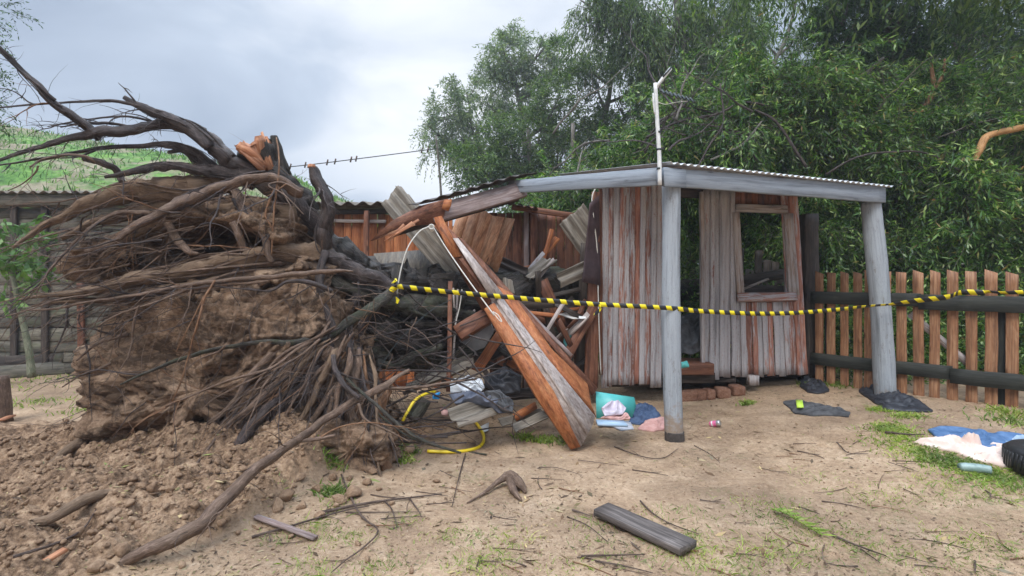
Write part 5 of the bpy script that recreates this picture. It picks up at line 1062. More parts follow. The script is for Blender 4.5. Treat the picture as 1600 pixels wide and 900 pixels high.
# ropes and tape
def ropes():
    t = thing('white_rope', 'white rope tied round the rafter joint, looping left and along the fallen frame', 'rope')
    mb = MB(); tube(mb, [W(670, 354, 4.98), W(655, 362, 4.95), W(638, 385, 4.9), W(628, 415, 4.88), W(622, 445, 4.86), W(621, 462, 4.85)], .006, sides=8, n=8); mb.build('rope_loop', M['rope'], t, smooth=True)
    mb = MB(); tube(mb, [W(675, 352, 4.98), W(700, 392, 4.96), W(735, 442, 4.88), W(768, 487, 4.80), W(772, 492, 4.78)], .0065, sides=8, n=6); mb.build('rope_run', M['rope'], t, smooth=True)
    mb = MB(); tube(mb, [W(770, 488, 4.77), W(780, 500, 4.75), W(784, 502, 4.75), W(778, 492, 4.76), W(770, 487, 4.77)], .005, sides=6); mb.build('rope_end', M['rope'], t)
    for k in range(4):
        mb = MB(); c = W(675, 355+k*1.5, 4.97); r = .024-.004*k; tube(mb, [c+[r*math.cos(a), -.03+.01*k, r*.9*math.sin(a)] for a in np.linspace(0, 6.28, 10)], .007, sides=6); mb.build('knot_turn', M['rope'], t)
    settle(t)
ropes()
one('loose_rope', 'white cord hanging down the left edge of the worn front wall', 'cord', 'rope', lambda mb: tube(mb, [W(932, 291, 6.15), W(925, 310, 6.1), W(928, 345, 6.1), W(933, 390, 6.15), W(935, 470, 6.12), W(937, 540, 6.15), W(939, 585, 6.2)], .007, sides=6))
one('loose_rope', 'white cord hanging from the tape near the thin upright pole', 'cord', 'rope', lambda mb: tube(mb, [W(722, 452, 5.2), W(718, 480, 5.2), W(712, 505, 5.2), W(710, 525, 5.2)], .006, sides=6))
one('thin_wire', 'thin grey wire slanting through the dark gap right of the root plate', 'wire', 'cable', lambda mb: tube(mb, [W(585, 585, 4.6), W(625, 530, 4.75), W(670, 488, 4.9), W(705, 468, 5.0)], .004, sides=5))
one('dropper_pipe', 'chain-like dark strand hanging below the mossy root', 'strand', 'rootd', lambda mb: tube(mb, [W(560, 440, 4.6), W(561, 480, 4.6), W(561, 535, 4.58)], .008, sides=6, rough=.5))
def ribbon(mb, P, w, tw=None, n=14, up=(0, 0, 1)):
    C = crom(P, n); k = len(C); T = np.gradient(C, axis=0); T /= np.linalg.norm(T, axis=1)[:, None]; s = np.concatenate([[0], np.cumsum(np.linalg.norm(np.diff(C, axis=0), axis=1))])
    tw = np.interp(np.linspace(0, 1, k), np.linspace(0, 1, len(tw)), tw) if tw is not None else np.zeros(k)
    V = []; Gc = []
    for i in range(k):
        a = nrm(np.array(up)-T[i]*(np.array(up)@T[i])); b = np.cross(T[i], a); u = a*math.cos(tw[i])+b*math.sin(tw[i]); nn = np.cross(T[i], u)*.0009
        for e, f in ((-1, -1), (1, -1), (1, 1), (-1, 1)): V.append(C[i]+u*w/2*e+nn*f); Gc.append((s[i], w/2*e, 0))
    Fq = [[i*4+j, i*4+(j+1) % 4, i*4+4+(j+1) % 4, i*4+4+j] for i in range(k-1) for j in range(4)]; mb.add(V, Fq, Gc)
def tape():
    t = thing('hazard_tape', 'yellow and black striped tape strung from mossy root past porch posts to picket fence', 'tape')
    q = fline(1535)-np.array([.7071, .7071])*-.0
    e = np.array([q[0]-.05, q[1]-.07, 1.5-15*q[1]/F])
    mb = MB(); ribbon(mb, [W(619, 447, 4.5), W(700, 456, 4.6), W(780, 463, 4.66), W(860, 470, 4.74), W(935, 475.5, 4.78), W(1040, 481, 4.80), W(1100, 486.5, 4.95), W(1180, 490, 5.15), W(1240, 489, 5.3), W(1300, 484.5, 5.45), W(1350, 479, 5.6), W(1388, 476, 5.65)], .043, [.1, .3, .2, .1, .0, .15, .05, .1, .1, .2, .8, 1.0]); mb.build('tape_span', M['tape'], t)
    mb = MB(); ribbon(mb, [W(1388, 476, 5.65), W(1430, 470, 5.55), W(1480, 464, 5.4), e+[-.15, .1, 0], e], .06, [1.1, .6, .45, .3, .3]); mb.build('tape_span', M['tape'], t)
    mb = MB(); ribbon(mb, [e, e+[.04, -.02, .01], e+[.12, -.1, -.0], e+[.22, -.2, .01]], .045, [.3, 1, .9, .2]); mb.build('tape_tail', M['tape'], t)
    mb = MB(); ribbon(mb, [W(619, 446, 4.48), W(622, 455, 4.45), W(622, 465, 4.44), W(620, 474, 4.44)], .04, [.1, .6, .2, .9]); mb.build('tape_tail', M['tape'], t)
    mb = MB(); ribbon(mb, [W(610, 455, 4.47), W(616, 450, 4.46), W(620, 446, 4.46), W(617, 439, 4.5), W(614, 440, 4.52)], .05, [.1, .6, .2, .9]); mb.build('tape_knot', M['tape'], t)
    mb = MB(); ribbon(mb, [W(936, 476, 4.77), W(938, 482, 4.76), W(933, 488, 4.78), W(928, 492, 4.8)], .035, [.1, .6, .2, .9]); mb.build('tape_tail', M['tape'], t)
    settle(t)
tape()

# ---------------- sticks, clods, litter, weeds on the ground ----------------
def stick(label, pts, r, forks=(), grp='traced sticks on the sand'):
    def f(mb):
        P = [G(a, b, .008+r) for a, b in pts]; tube(mb, P, np.linspace(r, r*.4, len(P)), sides=6, rough=.12, wob=.5)
        for fk in forks: Q = [G(a, b, .012+r*.6) for a, b in fk]; tube(mb, Q, np.linspace(r*.6, r*.25, len(Q)), sides=5, wob=.4)
    one('fallen_branch', label, 'stick', 'twig', f, group=grp, smooth=True)
stick('long thin dark stick with upward kink crossing the foreground left of centre', [(393, 843), (440, 830), (500, 812), (540, 801), (577, 794)], .008, [[(508, 808), (512, 795)], [(420, 835), (422, 850)]])
stick('long stick reaching right to the sand centre behind the dark foreground stick', [(500, 806), (560, 793), (620, 784), (690, 776)], .011, [[(600, 786), (612, 800), (620, 828)], [(640, 783), (652, 800), (658, 812)]])
stick('thin straight stick just below the long stick in the centre left foreground', [(540, 804), (600, 803), (660, 803)], .005)
stick('curved grey green stick running from the roots down to the bottom edge', [(533, 745), (550, 785), (566, 812), (590, 833), (565, 862), (540, 880), (518, 899)], .008)
stick('thin stick standing line-like left of the torn root chunk', [(727, 712), (718, 745), (706, 795)], .006)
stick('thin bent stick beside the upper edge of the grey brown plank', [(1000, 786), (1020, 805), (1048, 822), (1092, 838)], .006)
stick('thin stick below the left end of the grey brown plank', [(886, 810), (918, 824), (950, 850)], .004)
stick('short thick stick below the grey brown plank near the bottom edge', [(908, 873), (950, 872), (1008, 870)], .007)
stick('stick at the bottom edge under the short thick stick', [(930, 880), (975, 888), (1020, 899)], .005)
stick('stick left of the plank touching its corner', [(894, 800), (910, 805), (926, 811)], .007)
stick('crooked stick between fallen frame foot and front porch post', [(960, 700), (1000, 715), (1035, 718), (1060, 703)], .006, [[(1000, 715), (985, 705)]])
stick('dark stick on the ground right of the front porch post foot', [(1085, 698), (1110, 712), (1125, 725)], .004)
stick('reddish bent stick on open sand right of centre', [(1308, 693), (1322, 708), (1336, 711), (1357, 711)], .005)
stick('long stick at the lower right foreground beside green sprigs', [(1300, 840), (1340, 857), (1385, 873)], .008, [[(1345, 862), (1375, 884)]])
stick('thin pair of sticks near the grass at right', [(1388, 724), (1412, 732), (1436, 740)], .004, [[(1400, 727), (1432, 727)]])
stick('upright dark twig stub by the bottom right edge', [(1523, 880), (1524, 899)], .006)
stick('dark curved twig in the scatter below the tyre', [(1540, 770), (1548, 775), (1546, 783)], .006)
stick('stick on the sand right of the torn root chunk', [(903, 721), (935, 725), (965, 729)], .004)
stick('thin arched stick above the stick right of the root chunk', [(842, 733), (870, 733), (910, 745)], .004)
stick('black stick lying by the grass tufts next to the blue trousers', [(1382, 679), (1415, 682), (1445, 682)], .012)
stick('stick lying on churned soil near the lower left corner', [(20, 875), (90, 853), (130, 830), (150, 800)], .009)
stick('dark stick leaning over the clods under the root plate', [(292, 750), (330, 700), (350, 665)], .012)
def leafsprig(mb):
    P = [G(1205, 800, .02), G(1225, 808, .03), G(1250, 823, .03), G(1283, 840, .02)]; tube(mb, P, .004, sides=5)
    C = crom(P, 6)
    for i, c in enumerate(C):
        for s in (-1, 1):
            d = nrm(np.array([.5*s+.4, -.3+.3*s*((i % 3)-1), .15])); e = np.cross(d, (0, 0, 1))*.010; L = .085
            mb.add([c, c+d*L*.4+e, c+d*L, c+d*L*.4-e+[0, 0, .004]], [[0, 1, 2, 3]])
tag(one('leafy_sprig', 'green torn leafy sprig lying on the foreground sand at right', 'sprig', 'grass', leafsprig), None)
twg = []
for k in range(90):
    g = np.random.default_rng(500+k); px, py = g.uniform(560, 1600), 690+210*g.random()**1.1
    if k > 80: px, py = g.uniform(250, 620), g.uniform(760, 890)
    if 920 < px < 1090 and 780 < py < 880: continue
    if px > 1420 and py < 760: continue
    a = G(px, py); an = g.uniform(0, 6.28) if g.random() < .3 else g.normal(-.35, .35); L = g.uniform(.07, .3); cv = g.normal(0, .5); P = []
    p = a[:2].copy()
    for i in range(5):
        P.append(np.array([p[0], p[1], float(gz(*p))+.007])); p = p+L/4*np.array([math.cos(an), math.sin(an)]); an += cv/4
    r = g.uniform(.0022, .0050); o = one('twig', 'thin dry twig scattered loose on the sandy yard', 'twig', ('twig', 'root', 'rooto', 'twig')[k % 4], lambda mb: (tube(mb, P, np.linspace(r, r*.4, 5), sides=5, wob=.5, n=3), tube(mb, [P[2], P[2]+(P[3]-P[2])*1.1+[.02, .03, .004]], r*.5, sides=4, n=2) if k % 3 == 0 else None), group='thin twigs scattered on the sandy yard')
def clod(mb, c, r, g, res=2):
    n = (14, 10) if res == 2 else (8, 6)
    th, ph = np.meshgrid(np.arange(n[0])/n[0]*2*np.pi, np.linspace(-1.57, 1.57, n[1]), indexing='ij')
    V = np.stack([np.cos(ph)*np.cos(th), np.cos(ph)*np.sin(th), np.sin(ph)], -1); q = V*1.3+g.uniform(-50, 50, 3)
    pl = nrm(g.normal(0, 1, 3)); 
    for _ in range(5):
        pl = nrm(g.normal(0, 1, 3)); dd = (V@pl); V = V-pl*np.clip(dd-.5, 0, 9)[..., None]*.92
    V = V*(1+.30*fbm(q, 3, 2)+.14*fbm(q*3, 5, 3))[..., None]*r*g.uniform(.7, 1.15, 3)*[1, 1, .8]+c
    I = np.arange(n[0]*n[1]).reshape(n); J = np.roll(I, -1, 0); mb.add(V.reshape(-1, 3), np.stack([I[:, :-1], J[:, :-1], J[:, 1:], I[:, 1:]], -1).reshape(-1, 4))
spots = [(160, 640, .0)]
for k, (px, py, r) in enumerate([(549, 770, 13), (530, 778, 14), (450, 775, 13), (495, 762, 9), (432, 790, 12), (470, 790, 10), (520, 745, 8), (575, 752, 10), (500, 805, 9), (190, 862, 16), (150, 885, 14), (120, 830, 10), (240, 760, 12), (210, 748, 9), (300, 742, 9), (60, 800, 9), (100, 770, 8), (180, 800, 10), (260, 790, 8), (330, 735, 10), (640, 700, 11), (622, 716, 10), (470, 745, 8), (150, 700, 8), (25, 735, 9), (60, 700, 8), (330, 715, 8), (270, 710, 9), (395, 780, 8), (560, 720, 12), (585, 735, 9)]):
    g = np.random.default_rng(700+k); c = G(px, py+r*.5); rr = r/F*c[1]; one('soil_clod', 'large light brown clod of soil fallen from the root plate', 'clod', 'clod', lambda mb: clod(mb, c+[0, 0, rr*.45], rr, g), group='large soil clods below the root plate')
mb = MB(); n = 0
cx_, cy_ = rng.uniform(-4.6, 0, 7000), rng.uniform(2.2, 5.4, 7000); cc_ = churn(cx_, cy_); cz_ = gz(cx_, cy_, True); g = np.random.default_rng(3000)
for k in range(7000):
    x, y, c = cx_[k], cy_[k], cc_[k]
    if g.random() > c*.95+.03: continue
    r = g.choice([.008, .014, .022, .034], p=[.4, .33, .19, .08]); z = cz_[k]; clod(mb, np.array([x, y, z+r*.4]), r, g, 1)
tag(mb.build('soil_clods', M['clod'], smooth=False), 'loose crumbs of soil strewn below the root plate', kind='stuff')
mb = MB()
cx_, cy_ = rng.uniform(-1.4, 4.5, 2600), 2.3+rng.random(2600)**1.5*3.4; cz_ = gz(cx_, cy_, True)
for k in range(2600):
    x, y = cx_[k], cy_[k]; r = g.choice([.0035, .006, .010], p=[.6, .32, .08]); clod(mb, np.array([x, y, cz_[k]+r*.3]), r, g, 1)
tag(mb.build('soil_crumbs', M['clod']), 'fine crumbs and grit over the sandy yard', kind='stuff')
# litter: bark flakes, straw, leaves
n = 60000; x = rng.uniform(-3.5, 6.5, n); y = 2.0+5.5*rng.random(n)**1.3; kp = (fbm(P3(x*1.1, y*1.1), 61, 3) > rng.uniform(-.6, .35, n)); x, y = x[kp], y[kp]; n = len(x)
a = rng.uniform(0, 6.28, n); L = rng.uniform(.003, .018, n)*np.where(rng.random(n) < .07, 3, 1); w = L*rng.uniform(.08, .35, n); z = gz(x, y, True)+.004
d = np.stack([np.cos(a), np.sin(a), rng.normal(0, .15, n)], -1)*L[:, None]; s = np.stack([-np.sin(a), np.cos(a), rng.normal(0, .3, n)], -1)*w[:, None]; c = np.stack([x, y, z], -1)
mb = MB(); V = np.stack([c-d, c+s, c+d, c-s], 1).reshape(-1, 3); mb.add(V, np.arange(n)[:, None]*4+np.array([[0, 1, 2, 3]])); tag(mb.build('leaf_litter', M['litter']), kind='stuff')
# grass patches: bright weeds near the cloths, sparse tufts elsewhere
def patch(pts, cnt, spread, h0, h1, w):
    out = []
    for (px, py, s) in pts:
        c = G(px, py); q = c[:2]+rng.normal(0, 1, (cnt, 2))*np.array([s, s*spread]); out.append(q)
    q = np.concatenate(out); return np.stack([q[:, 0], q[:, 1], gz(q[:, 0], q[:, 1])], -1)
Pg = patch([(1385, 668, .10), (1400, 690, .13), (1430, 702, .13), (1460, 715, .13), (1500, 728, .12), (1530, 738, .12), (1560, 752, .12), (1420, 650, .09), (1480, 722, .12), (1375, 640, .06), (1590, 760, .2), (1400, 675, .1)], 330, .8, .01, .04, .004)
blades('grass', Pg, .008, .034, .005, M['grass'], 1.3)
Pg = patch([(rng.uniform(1080, 1600), rng.uniform(740, 899), .12) for _ in range(34)]+[(1270, 830, .1), (1500, 870, .16), (1550, 860, .12), (1180, 870, .14), (1095, 860, .08), (1340, 860, .1), (1080, 840, .05)]+[(rng.uniform(650, 1080), rng.uniform(800, 899), .10) for _ in range(14)]+[(rng.uniform(380, 640), rng.uniform(760, 899), .07) for _ in range(12)], 75, .8, .01, .04, .003)
blades('grass', Pg, .006, .030, .0022, M['grass'], 1.3)
Pg = patch([(1290, 600, .12), (1310, 603, .12), (1270, 602, .08), (1590, 662, .14), (1575, 645, .12), (1600, 655, .2), (40, 598, .5), (100, 592, .4), (150, 640, .2), (60, 630, .25), (520, 770, .05), (520, 690, .05), (625, 720, .06), (640, 705, .04), (870, 690, .08), (845, 690, .05), (820, 685, .05), (1168, 632, .04)], 130, .8, .02, .07, .006)
blades('grass', Pg, .02, .06, .007, M['grass'], .9)
# ---------------- trees and undergrowth ----------------
def leaves(mb, S, Dd, L, w, droop, g, K=9, step=.05, spread=.9):
    """S sprig starts, Dd sprig directions; K leaves per sprig hanging off it"""
    n = len(S); t = (np.arange(K)+1)[None, :, None]*step; base = S[:, None]+Dd[:, None]*t; base[..., 2] -= droop*(t[..., 0])**2*4
    m = n*K; B = base.reshape(-1, 3); ld = np.repeat(Dd, K, 0)*.6+g.normal(0, spread*.6, (m, 3)); ld[:, 2] -= droop*1.4; ld /= np.linalg.norm(ld, axis=1)[:, None]
    sd = np.cross(ld, g.normal(0, 1, (m, 3))); sd /= np.linalg.norm(sd, axis=1)[:, None]+1e-9; l = L*g.uniform(.45, 1.45, (m, 1)); ww = w*g.uniform(.7, 1.2, (m, 1))
    nn = np.cross(ld, sd)*ww*.35
    V = np.stack([B, B+ld*l*.42+sd*ww, B+ld*l+nn*1.5, B+ld*l*.42-sd*ww], 1).reshape(-1, 3); mb.add(V, np.arange(m)[:, None]*4+np.array([[0, 1, 2, 3]]))
    return base[:, -1]
def foliage_tree(name, label, base, trunk, clusters, leafmat, L, w, dens, droop=.25, r0=.12, group=None, barkmat='treebark', step=.05, K=9, seed=1, limbs=True, twigs=True, sg=.17, sub=13, shoots=0, lo=.9):
    g = np.random.default_rng(seed); t = thing(name, label, 'tree', group); trunk = np.array(trunk, float)
    mt = MB(); R = np.linspace(r0, r0*.35, len(trunk)); tube(mt, trunk, R, sides=12, rough=.12, n=6, wob=.15)
    mt.build('trunk', M[barkmat], t, smooth=True)
    ml = MB(); mc = MB(); C = crom(trunk, 6)
    for (c, rad3, f) in clusters:
        c = np.array(c, float); rad3 = np.array(rad3 if hasattr(rad3, '__len__') else (rad3,)*3, float)
        if limbs:
            h = C[:, 2]; i = int(np.clip(np.argmin(abs(h-(c[2]-rad3[2]*lo-.25*abs(c[0]-C[:, 0])))), 1, len(C)-1)); p = C[i]; mid = p*.5+c*.5+[0, 0, -.12*np.linalg.norm(c-p)]+g.normal(0, .1, 3)*rad3
            rr = r0*.42; tube(ml, [p, mid, c, c+(c-mid)*.3], [rr, rr*.7, rr*.4, rr*.15], sides=7, n=5, wob=.5, rough=.1)
            for k in range(6):
                e = c+g.normal(0, .55, 3)*rad3; s0 = mid*.4+c*.6; tube(ml, [s0, (s0+e)/2+g.normal(0, .08, 3)*rad3, e], [rr*.4, rr*.25, rr*.08], sides=5, n=3, wob=.4)
        n = int(dens*f); cc = g.normal(0, .52, (sub, 3)); k = g.integers(0, sub, n)
        q = cc[k]*.95+g.normal(0, 1, (n, 3))*sg*g.uniform(.6, 1.5, (sub, 1))[k]; S = c+q*rad3; D0 = q+g.normal(0, .45, (n, 3))+[0, 0, .1]; D0 /= np.linalg.norm(D0, axis=1)[:, None]; 
        ok = S[:, 2] > .05; S, D0 = S[ok], D0[ok]
        leaves(mc, S, D0, L, w, droop, g, K, step)
        if twigs:
            m = len(S); a = S; b_ = S+D0*step*K; b_[:, 2] -= droop*(step*K)**2*2; sd = np.cross(D0, g.normal(0, 1, (m, 3))); sd /= np.linalg.norm(sd, axis=1)[:, None]+1e-9; s = sd*step*.06; s2 = np.cross(D0, sd)*step*.06
            V = np.stack([a-s, a+s, a+s2*1.5, b_-s*.4, b_+s*.4, b_+s2*.6], 1).reshape(-1, 3); i = np.arange(m)[:, None]*6
            mc2.add(V, np.concatenate([i+np.array([[0, 1, 4, 3]]), i+np.array([[1, 2, 5, 4]]), i+np.array([[2, 0, 3, 5]])])) if False else ml.add(V, np.concatenate([i+np.array([[0, 1, 4, 3]]), i+np.array([[1, 2, 5, 4]]), i+np.array([[2, 0, 3, 5]])]))
    for k in range(shoots):
        c, rad3, f = clusters[k % len(clusters)]; rad3 = np.array(rad3 if hasattr(rad3, '__len__') else (rad3,)*3, float); q = nrm(g.normal(0, 1, 3)+[0, -.6, .9]); p = np.array(c)+q*rad3*.75
        P, R_ = walk(p, q*[1, .6, 1]+[0, -.1, .4], g.uniform(.5, 1.3), g.uniform(.004, .009), .16, seed*1000+k, n=8, curl=.12)
        if P[-1][2] < .1: continue
        tube(ml, P, R_, sides=4, n=2, cap=False); Cc = crom(np.array(P), 5)[6:]; Dc = np.gradient(Cc, axis=0); Dc /= np.linalg.norm(Dc, axis=1)[:, None]
        leaves(mc, Cc, Dc+g.normal(0, .5, Dc.shape), L*1.05, w, droop, g, 3, step*.5, 1.1)
    mc.build('crown', M[leafmat], t); ml.build('branches', M[barkmat], t, smooth=True); settle(t); return t
def cl(px, py, Y, rx, ry, f=1., rd=None):    # crown clump from its middle and radii in photo pixels
    return (W(px, py, Y), (rx*Y/F, (rd or (rx+ry)/2)*Y/F, ry*Y/F), f)
# far gum trees in the middle
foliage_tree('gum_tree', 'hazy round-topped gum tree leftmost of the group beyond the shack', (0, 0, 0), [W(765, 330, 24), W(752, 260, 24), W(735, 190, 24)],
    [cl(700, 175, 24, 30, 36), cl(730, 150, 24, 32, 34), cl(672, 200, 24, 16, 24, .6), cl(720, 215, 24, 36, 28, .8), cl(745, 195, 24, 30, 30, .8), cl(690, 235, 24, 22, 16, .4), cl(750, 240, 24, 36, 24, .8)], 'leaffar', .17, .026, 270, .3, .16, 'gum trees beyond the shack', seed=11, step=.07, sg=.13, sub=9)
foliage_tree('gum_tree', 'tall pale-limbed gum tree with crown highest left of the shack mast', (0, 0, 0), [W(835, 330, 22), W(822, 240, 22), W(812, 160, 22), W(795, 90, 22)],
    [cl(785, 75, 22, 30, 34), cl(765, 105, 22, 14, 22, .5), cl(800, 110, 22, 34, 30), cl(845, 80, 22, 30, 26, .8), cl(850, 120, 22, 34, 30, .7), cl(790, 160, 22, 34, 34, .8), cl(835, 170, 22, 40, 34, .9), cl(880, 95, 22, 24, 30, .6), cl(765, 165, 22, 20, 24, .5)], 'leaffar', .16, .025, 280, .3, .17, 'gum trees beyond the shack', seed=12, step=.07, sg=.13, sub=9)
foliage_tree('broadleaf_tree', 'dark dense bushy tree standing low in front of the pale gum trees', (0, 0, 0), [W(850, 340, 18), W(832, 280, 18), W(825, 200, 18)],
    [cl(760, 245, 18, 36, 30, 1), cl(725, 262, 18, 22, 22, .6), cl(800, 235, 18, 40, 38, 1.2), cl(845, 205, 18, 36, 34, 1), cl(870, 160, 18, 30, 40, .9), cl(880, 240, 18, 36, 40, 1), cl(835, 275, 18, 46, 24, 1), cl(775, 285, 18, 45, 20, .9)], 'leafmid', .13, .024, 400, .2, .18, 'trees beyond the shack', seed=13, step=.055)
foliage_tree('gum_tree', 'multi-stemmed gum tree just left of the antenna mast', (0, 0, 0), [W(925, 330, 19), W(930, 240, 19), W(950, 160, 19), W(960, 80, 19)],
    [cl(930, 130, 19, 34, 40, .8), cl(905, 90, 19, 28, 30, .6), cl(960, 100, 19, 40, 36, .9), cl(945, 200, 19, 44, 36, 1), cl(985, 170, 19, 36, 40, .9), cl(910, 190, 19, 30, 36, .8), cl(990, 240, 19, 44, 36, .9), cl(930, 255, 19, 40, 26, .9), cl(1010, 110, 19, 34, 40, .8), cl(1005, 205, 19, 34, 34, .8)], 'leafmid', .15, .022, 300, .35, .16, 'gum trees beyond the shack', seed=14, step=.06, sg=.14, sub=10)
foliage_tree('gum_tree', 'very tall drooping gum tree rising out of frame above the antenna', (0, 0, 0), [W(1120, 340, 17), W(1105, 230, 17), W(1080, 120, 17), W(1060, 20, 17), W(1050, -80, 17)],
    [cl(925, 12, 17, 30, 16, .7), cl(955, 20, 17, 34, 28, 1), cl(1000, 10, 17, 40, 44, 1.2), cl(1005, 60, 17, 32, 38, 1), cl(1055, 40, 17, 44, 50, 1.3), cl(1060, 110, 17, 44, 40, 1.2), cl(1100, 20, 17, 44, 50, 1.2), cl(1110, 90, 17, 40, 44, 1.1), cl(1080, 165, 17, 44, 34, 1.1), cl(1150, 20, 17, 36, 50, 1), cl(1160, 90, 17, 26, 40, .8), cl(1130, 160, 17, 44, 40, 1), cl(1060, -60, 17, 90, 40, 1.2), cl(1185, 175, 17, 30, 50, .8), cl(1150, 230, 17, 40, 40, .9)], 'leafmid', .20, .019, 380, .95, .24, 'gum trees beyond the shack', seed=15, step=.06)
foliage_tree('gum_tree', 'gum tree with a bare diagonal limb in the bright gap right of the antenna', (0, 0, 0), [W(1150, 330, 20), W(1180, 200, 20), W(1205, 110, 20), W(1232, 50, 20), W(1250, -30, 20)],
    [cl(1225, 130, 20, 22, 30, .5), cl(1190, 60, 20, 18, 26, .4), cl(1260, 40, 20, 26, 40, .8), cl(1250, 200, 20, 40, 60, 1), cl(1210, 230, 20, 40, 50, 1), cl(1270, 110, 20, 26, 40, .9), cl(1240, -40, 20, 60, 30, .8)], 'leafmid', .17, .020, 300, .6, .13, 'gum trees beyond the shack', seed=16, step=.06)
foliage_tree('cypress_tree', 'dense dark green tree at top right of centre behind the leafy thicket', (0, 0, 0), [W(1400, 330, 14), W(1395, 180, 14), W(1390, 60, 14), W(1385, -60, 14)],
    [cl(1300, 90, 14, 36, 50, 1.2), cl(1340, 60, 14, 40, 60, 1.5), cl(1390, 40, 14, 48, 60, 1.8), cl(1390, 110, 14, 52, 50, 1.8), cl(1330, 140, 14, 52, 44, 1.6), cl(1280, 165, 14, 40, 34, 1), cl(1420, 150, 14, 52, 44, 1.5), cl(1360, 180, 14, 56, 34, 1.5), cl(1440, 60, 14, 36, 60, 1.3), cl(1370, -30, 14, 80, 36, 1.5), cl(1300, 20, 14, 30, 40, .9)], 'leafdark', .10, .018, 640, .35, .24, 'dark trees at the right', seed=17, step=.04)
foliage_tree('cypress_tree', 'dark tall tree with ivy trunk at the upper right corner', (0, 0, 0), [W(1500, 340, 15), W(1505, 200, 15), W(1512, 80, 15), W(1510, -60, 15)],
    [cl(1480, 50, 15, 30, 60, .9), cl(1545, 40, 15, 44, 60, 1.5), cl(1590, 90, 15, 44, 60, 1.4), cl(1540, 130, 15, 46, 50, 1.4), cl(1480, 150, 15, 40, 50, 1.2), cl(1590, 180, 15, 50, 50, 1.5), cl(1510, 220, 15, 60, 44, 1.4), cl(1450, 210, 15, 50, 40, 1.2), cl(1640, 60, 15, 50, 80, 1.2), cl(1530, -40, 15, 100, 40, 1.5), cl(1640, 200, 15, 50, 60, 1)], 'leafdark', .11, .019, 500, .35, .26, 'dark trees at the right', seed=18, step=.045)
# the nearer leafy thicket behind the shack and the fence
TH = [(905, 330, 9.6, [(900, 300, 46, 34), (860, 330, 40, 30), (930, 290, 36, 26), (885, 360, 40, 34), (915, 420, 40, 44), (960, 330, 40, 60), (975, 440, 40, 60)], 'pale green willowy thicket filling the gap left of the worn front wall', 21),
      (1075, 380, 9.3, [(1040, 245, 44, 30), (1000, 260, 40, 24), (1075, 210, 46, 36), (1110, 235, 46, 34), (1095, 165, 30, 30), (1050, 190, 26, 30), (1070, 320, 46, 50), (1075, 400, 40, 60), (1060, 470, 40, 50), (1115, 300, 40, 40)], 'willowy thicket seen through the doorway and just above the porch roof', 22),
      (1190, 380, 9.0, [(1150, 205, 50, 40), (1200, 180, 50, 40), (1180, 240, 52, 34), (1230, 230, 50, 40), (1165, 135, 30, 34), (1240, 140, 26, 30), (1190, 330, 40, 60), (1180, 420, 50, 60), (1230, 340, 40, 60)], 'leafy thicket above the middle of the porch roof', 23),
      (1310, 400, 8.9, [(1270, 190, 50, 44), (1310, 230, 50, 44), (1350, 200, 46, 40), (1290, 145, 30, 26), (1290, 270, 50, 40), (1270, 350, 50, 60), (1310, 340, 50, 60), (1290, 430, 60, 60), (1340, 420, 50, 60), (1300, 520, 60, 60)], 'leafy thicket between the corner post and right porch post', 24),
      (1420, 400, 8.6, [(1380, 250, 50, 44), (1420, 220, 50, 50), (1460, 250, 50, 50), (1400, 320, 52, 50), (1450, 340, 52, 50), (1410, 400, 60, 50), (1470, 410, 50, 50), (1420, 500, 70, 60), (1500, 180, 40, 40), (1430, 150, 34, 44), (1470, 200, 34, 30)], 'tall leafy thicket behind the fence right of the porch roof', 25),
      (1540, 400, 8.0, [(1500, 290, 50, 50), (1550, 260, 50, 50), (1600, 300, 50, 60), (1520, 350, 52, 50), (1570, 380, 60, 50), (1530, 430, 60, 40), (1590, 450, 60, 60), (1560, 540, 80, 60), (1650, 380, 60, 90), (1560, 180, 40, 36), (1600, 220, 44, 40)], 'leafy thicket behind the fence at the right edge', 26)]
for px, py, Y, cs, lb, sd in TH:
    foliage_tree('leafy_thicket', lb, (0, 0, 0), [(W(px, 0, Y+.6)[0], Y+.6, 0), W(px+8, 400, Y+.6), W(px-5, 300, Y+.5), W(px+10, 230, Y+.4)],
        [cl(a, b, Y+((i*7) % 5-2)*.25, rx, ry, (1.35 if b < 300 else .95), 50) for i, (a, b, rx, ry) in enumerate(cs)], 'leafnear', .108, .0125, 380, .42, .06, 'leafy thickets behind the shack and fence', seed=sd, step=.045, K=9, barkmat='treebark', sg=.19, sub=20, shoots=60)
# unseen boughs of a tall tree, added above the picture to shade the thicket
foliage_tree('gum_tree', 'tall gum tree right behind the fence whose added unseen boughs shade the leafy thicket', (0, 0, 0), [W(1640, 430, 10.5), W(1650, 250, 10.5), W(1630, 50, 10.5), W(1600, -150, 10.5)],
    [((x, y, z), (1.9, 1.7, .9), 1.3) for x, y, z in ((5.0, 9.8, 8.7), (7.8, 9.2, 8.7), (10.6, 9.2, 8.2), (5.2, 12.2, 10.2), (8.0, 11.8, 10.2), (10.8, 11.4, 9.6), (12.8, 10.5, 7.6), (6.6, 7.9, 8.2), (9.3, 7.3, 7.9))], 'leafmid', .20, .030, 330, .5, .2, 'dark trees at the right', seed=41, step=.06, sg=.3, lo=-1.6)
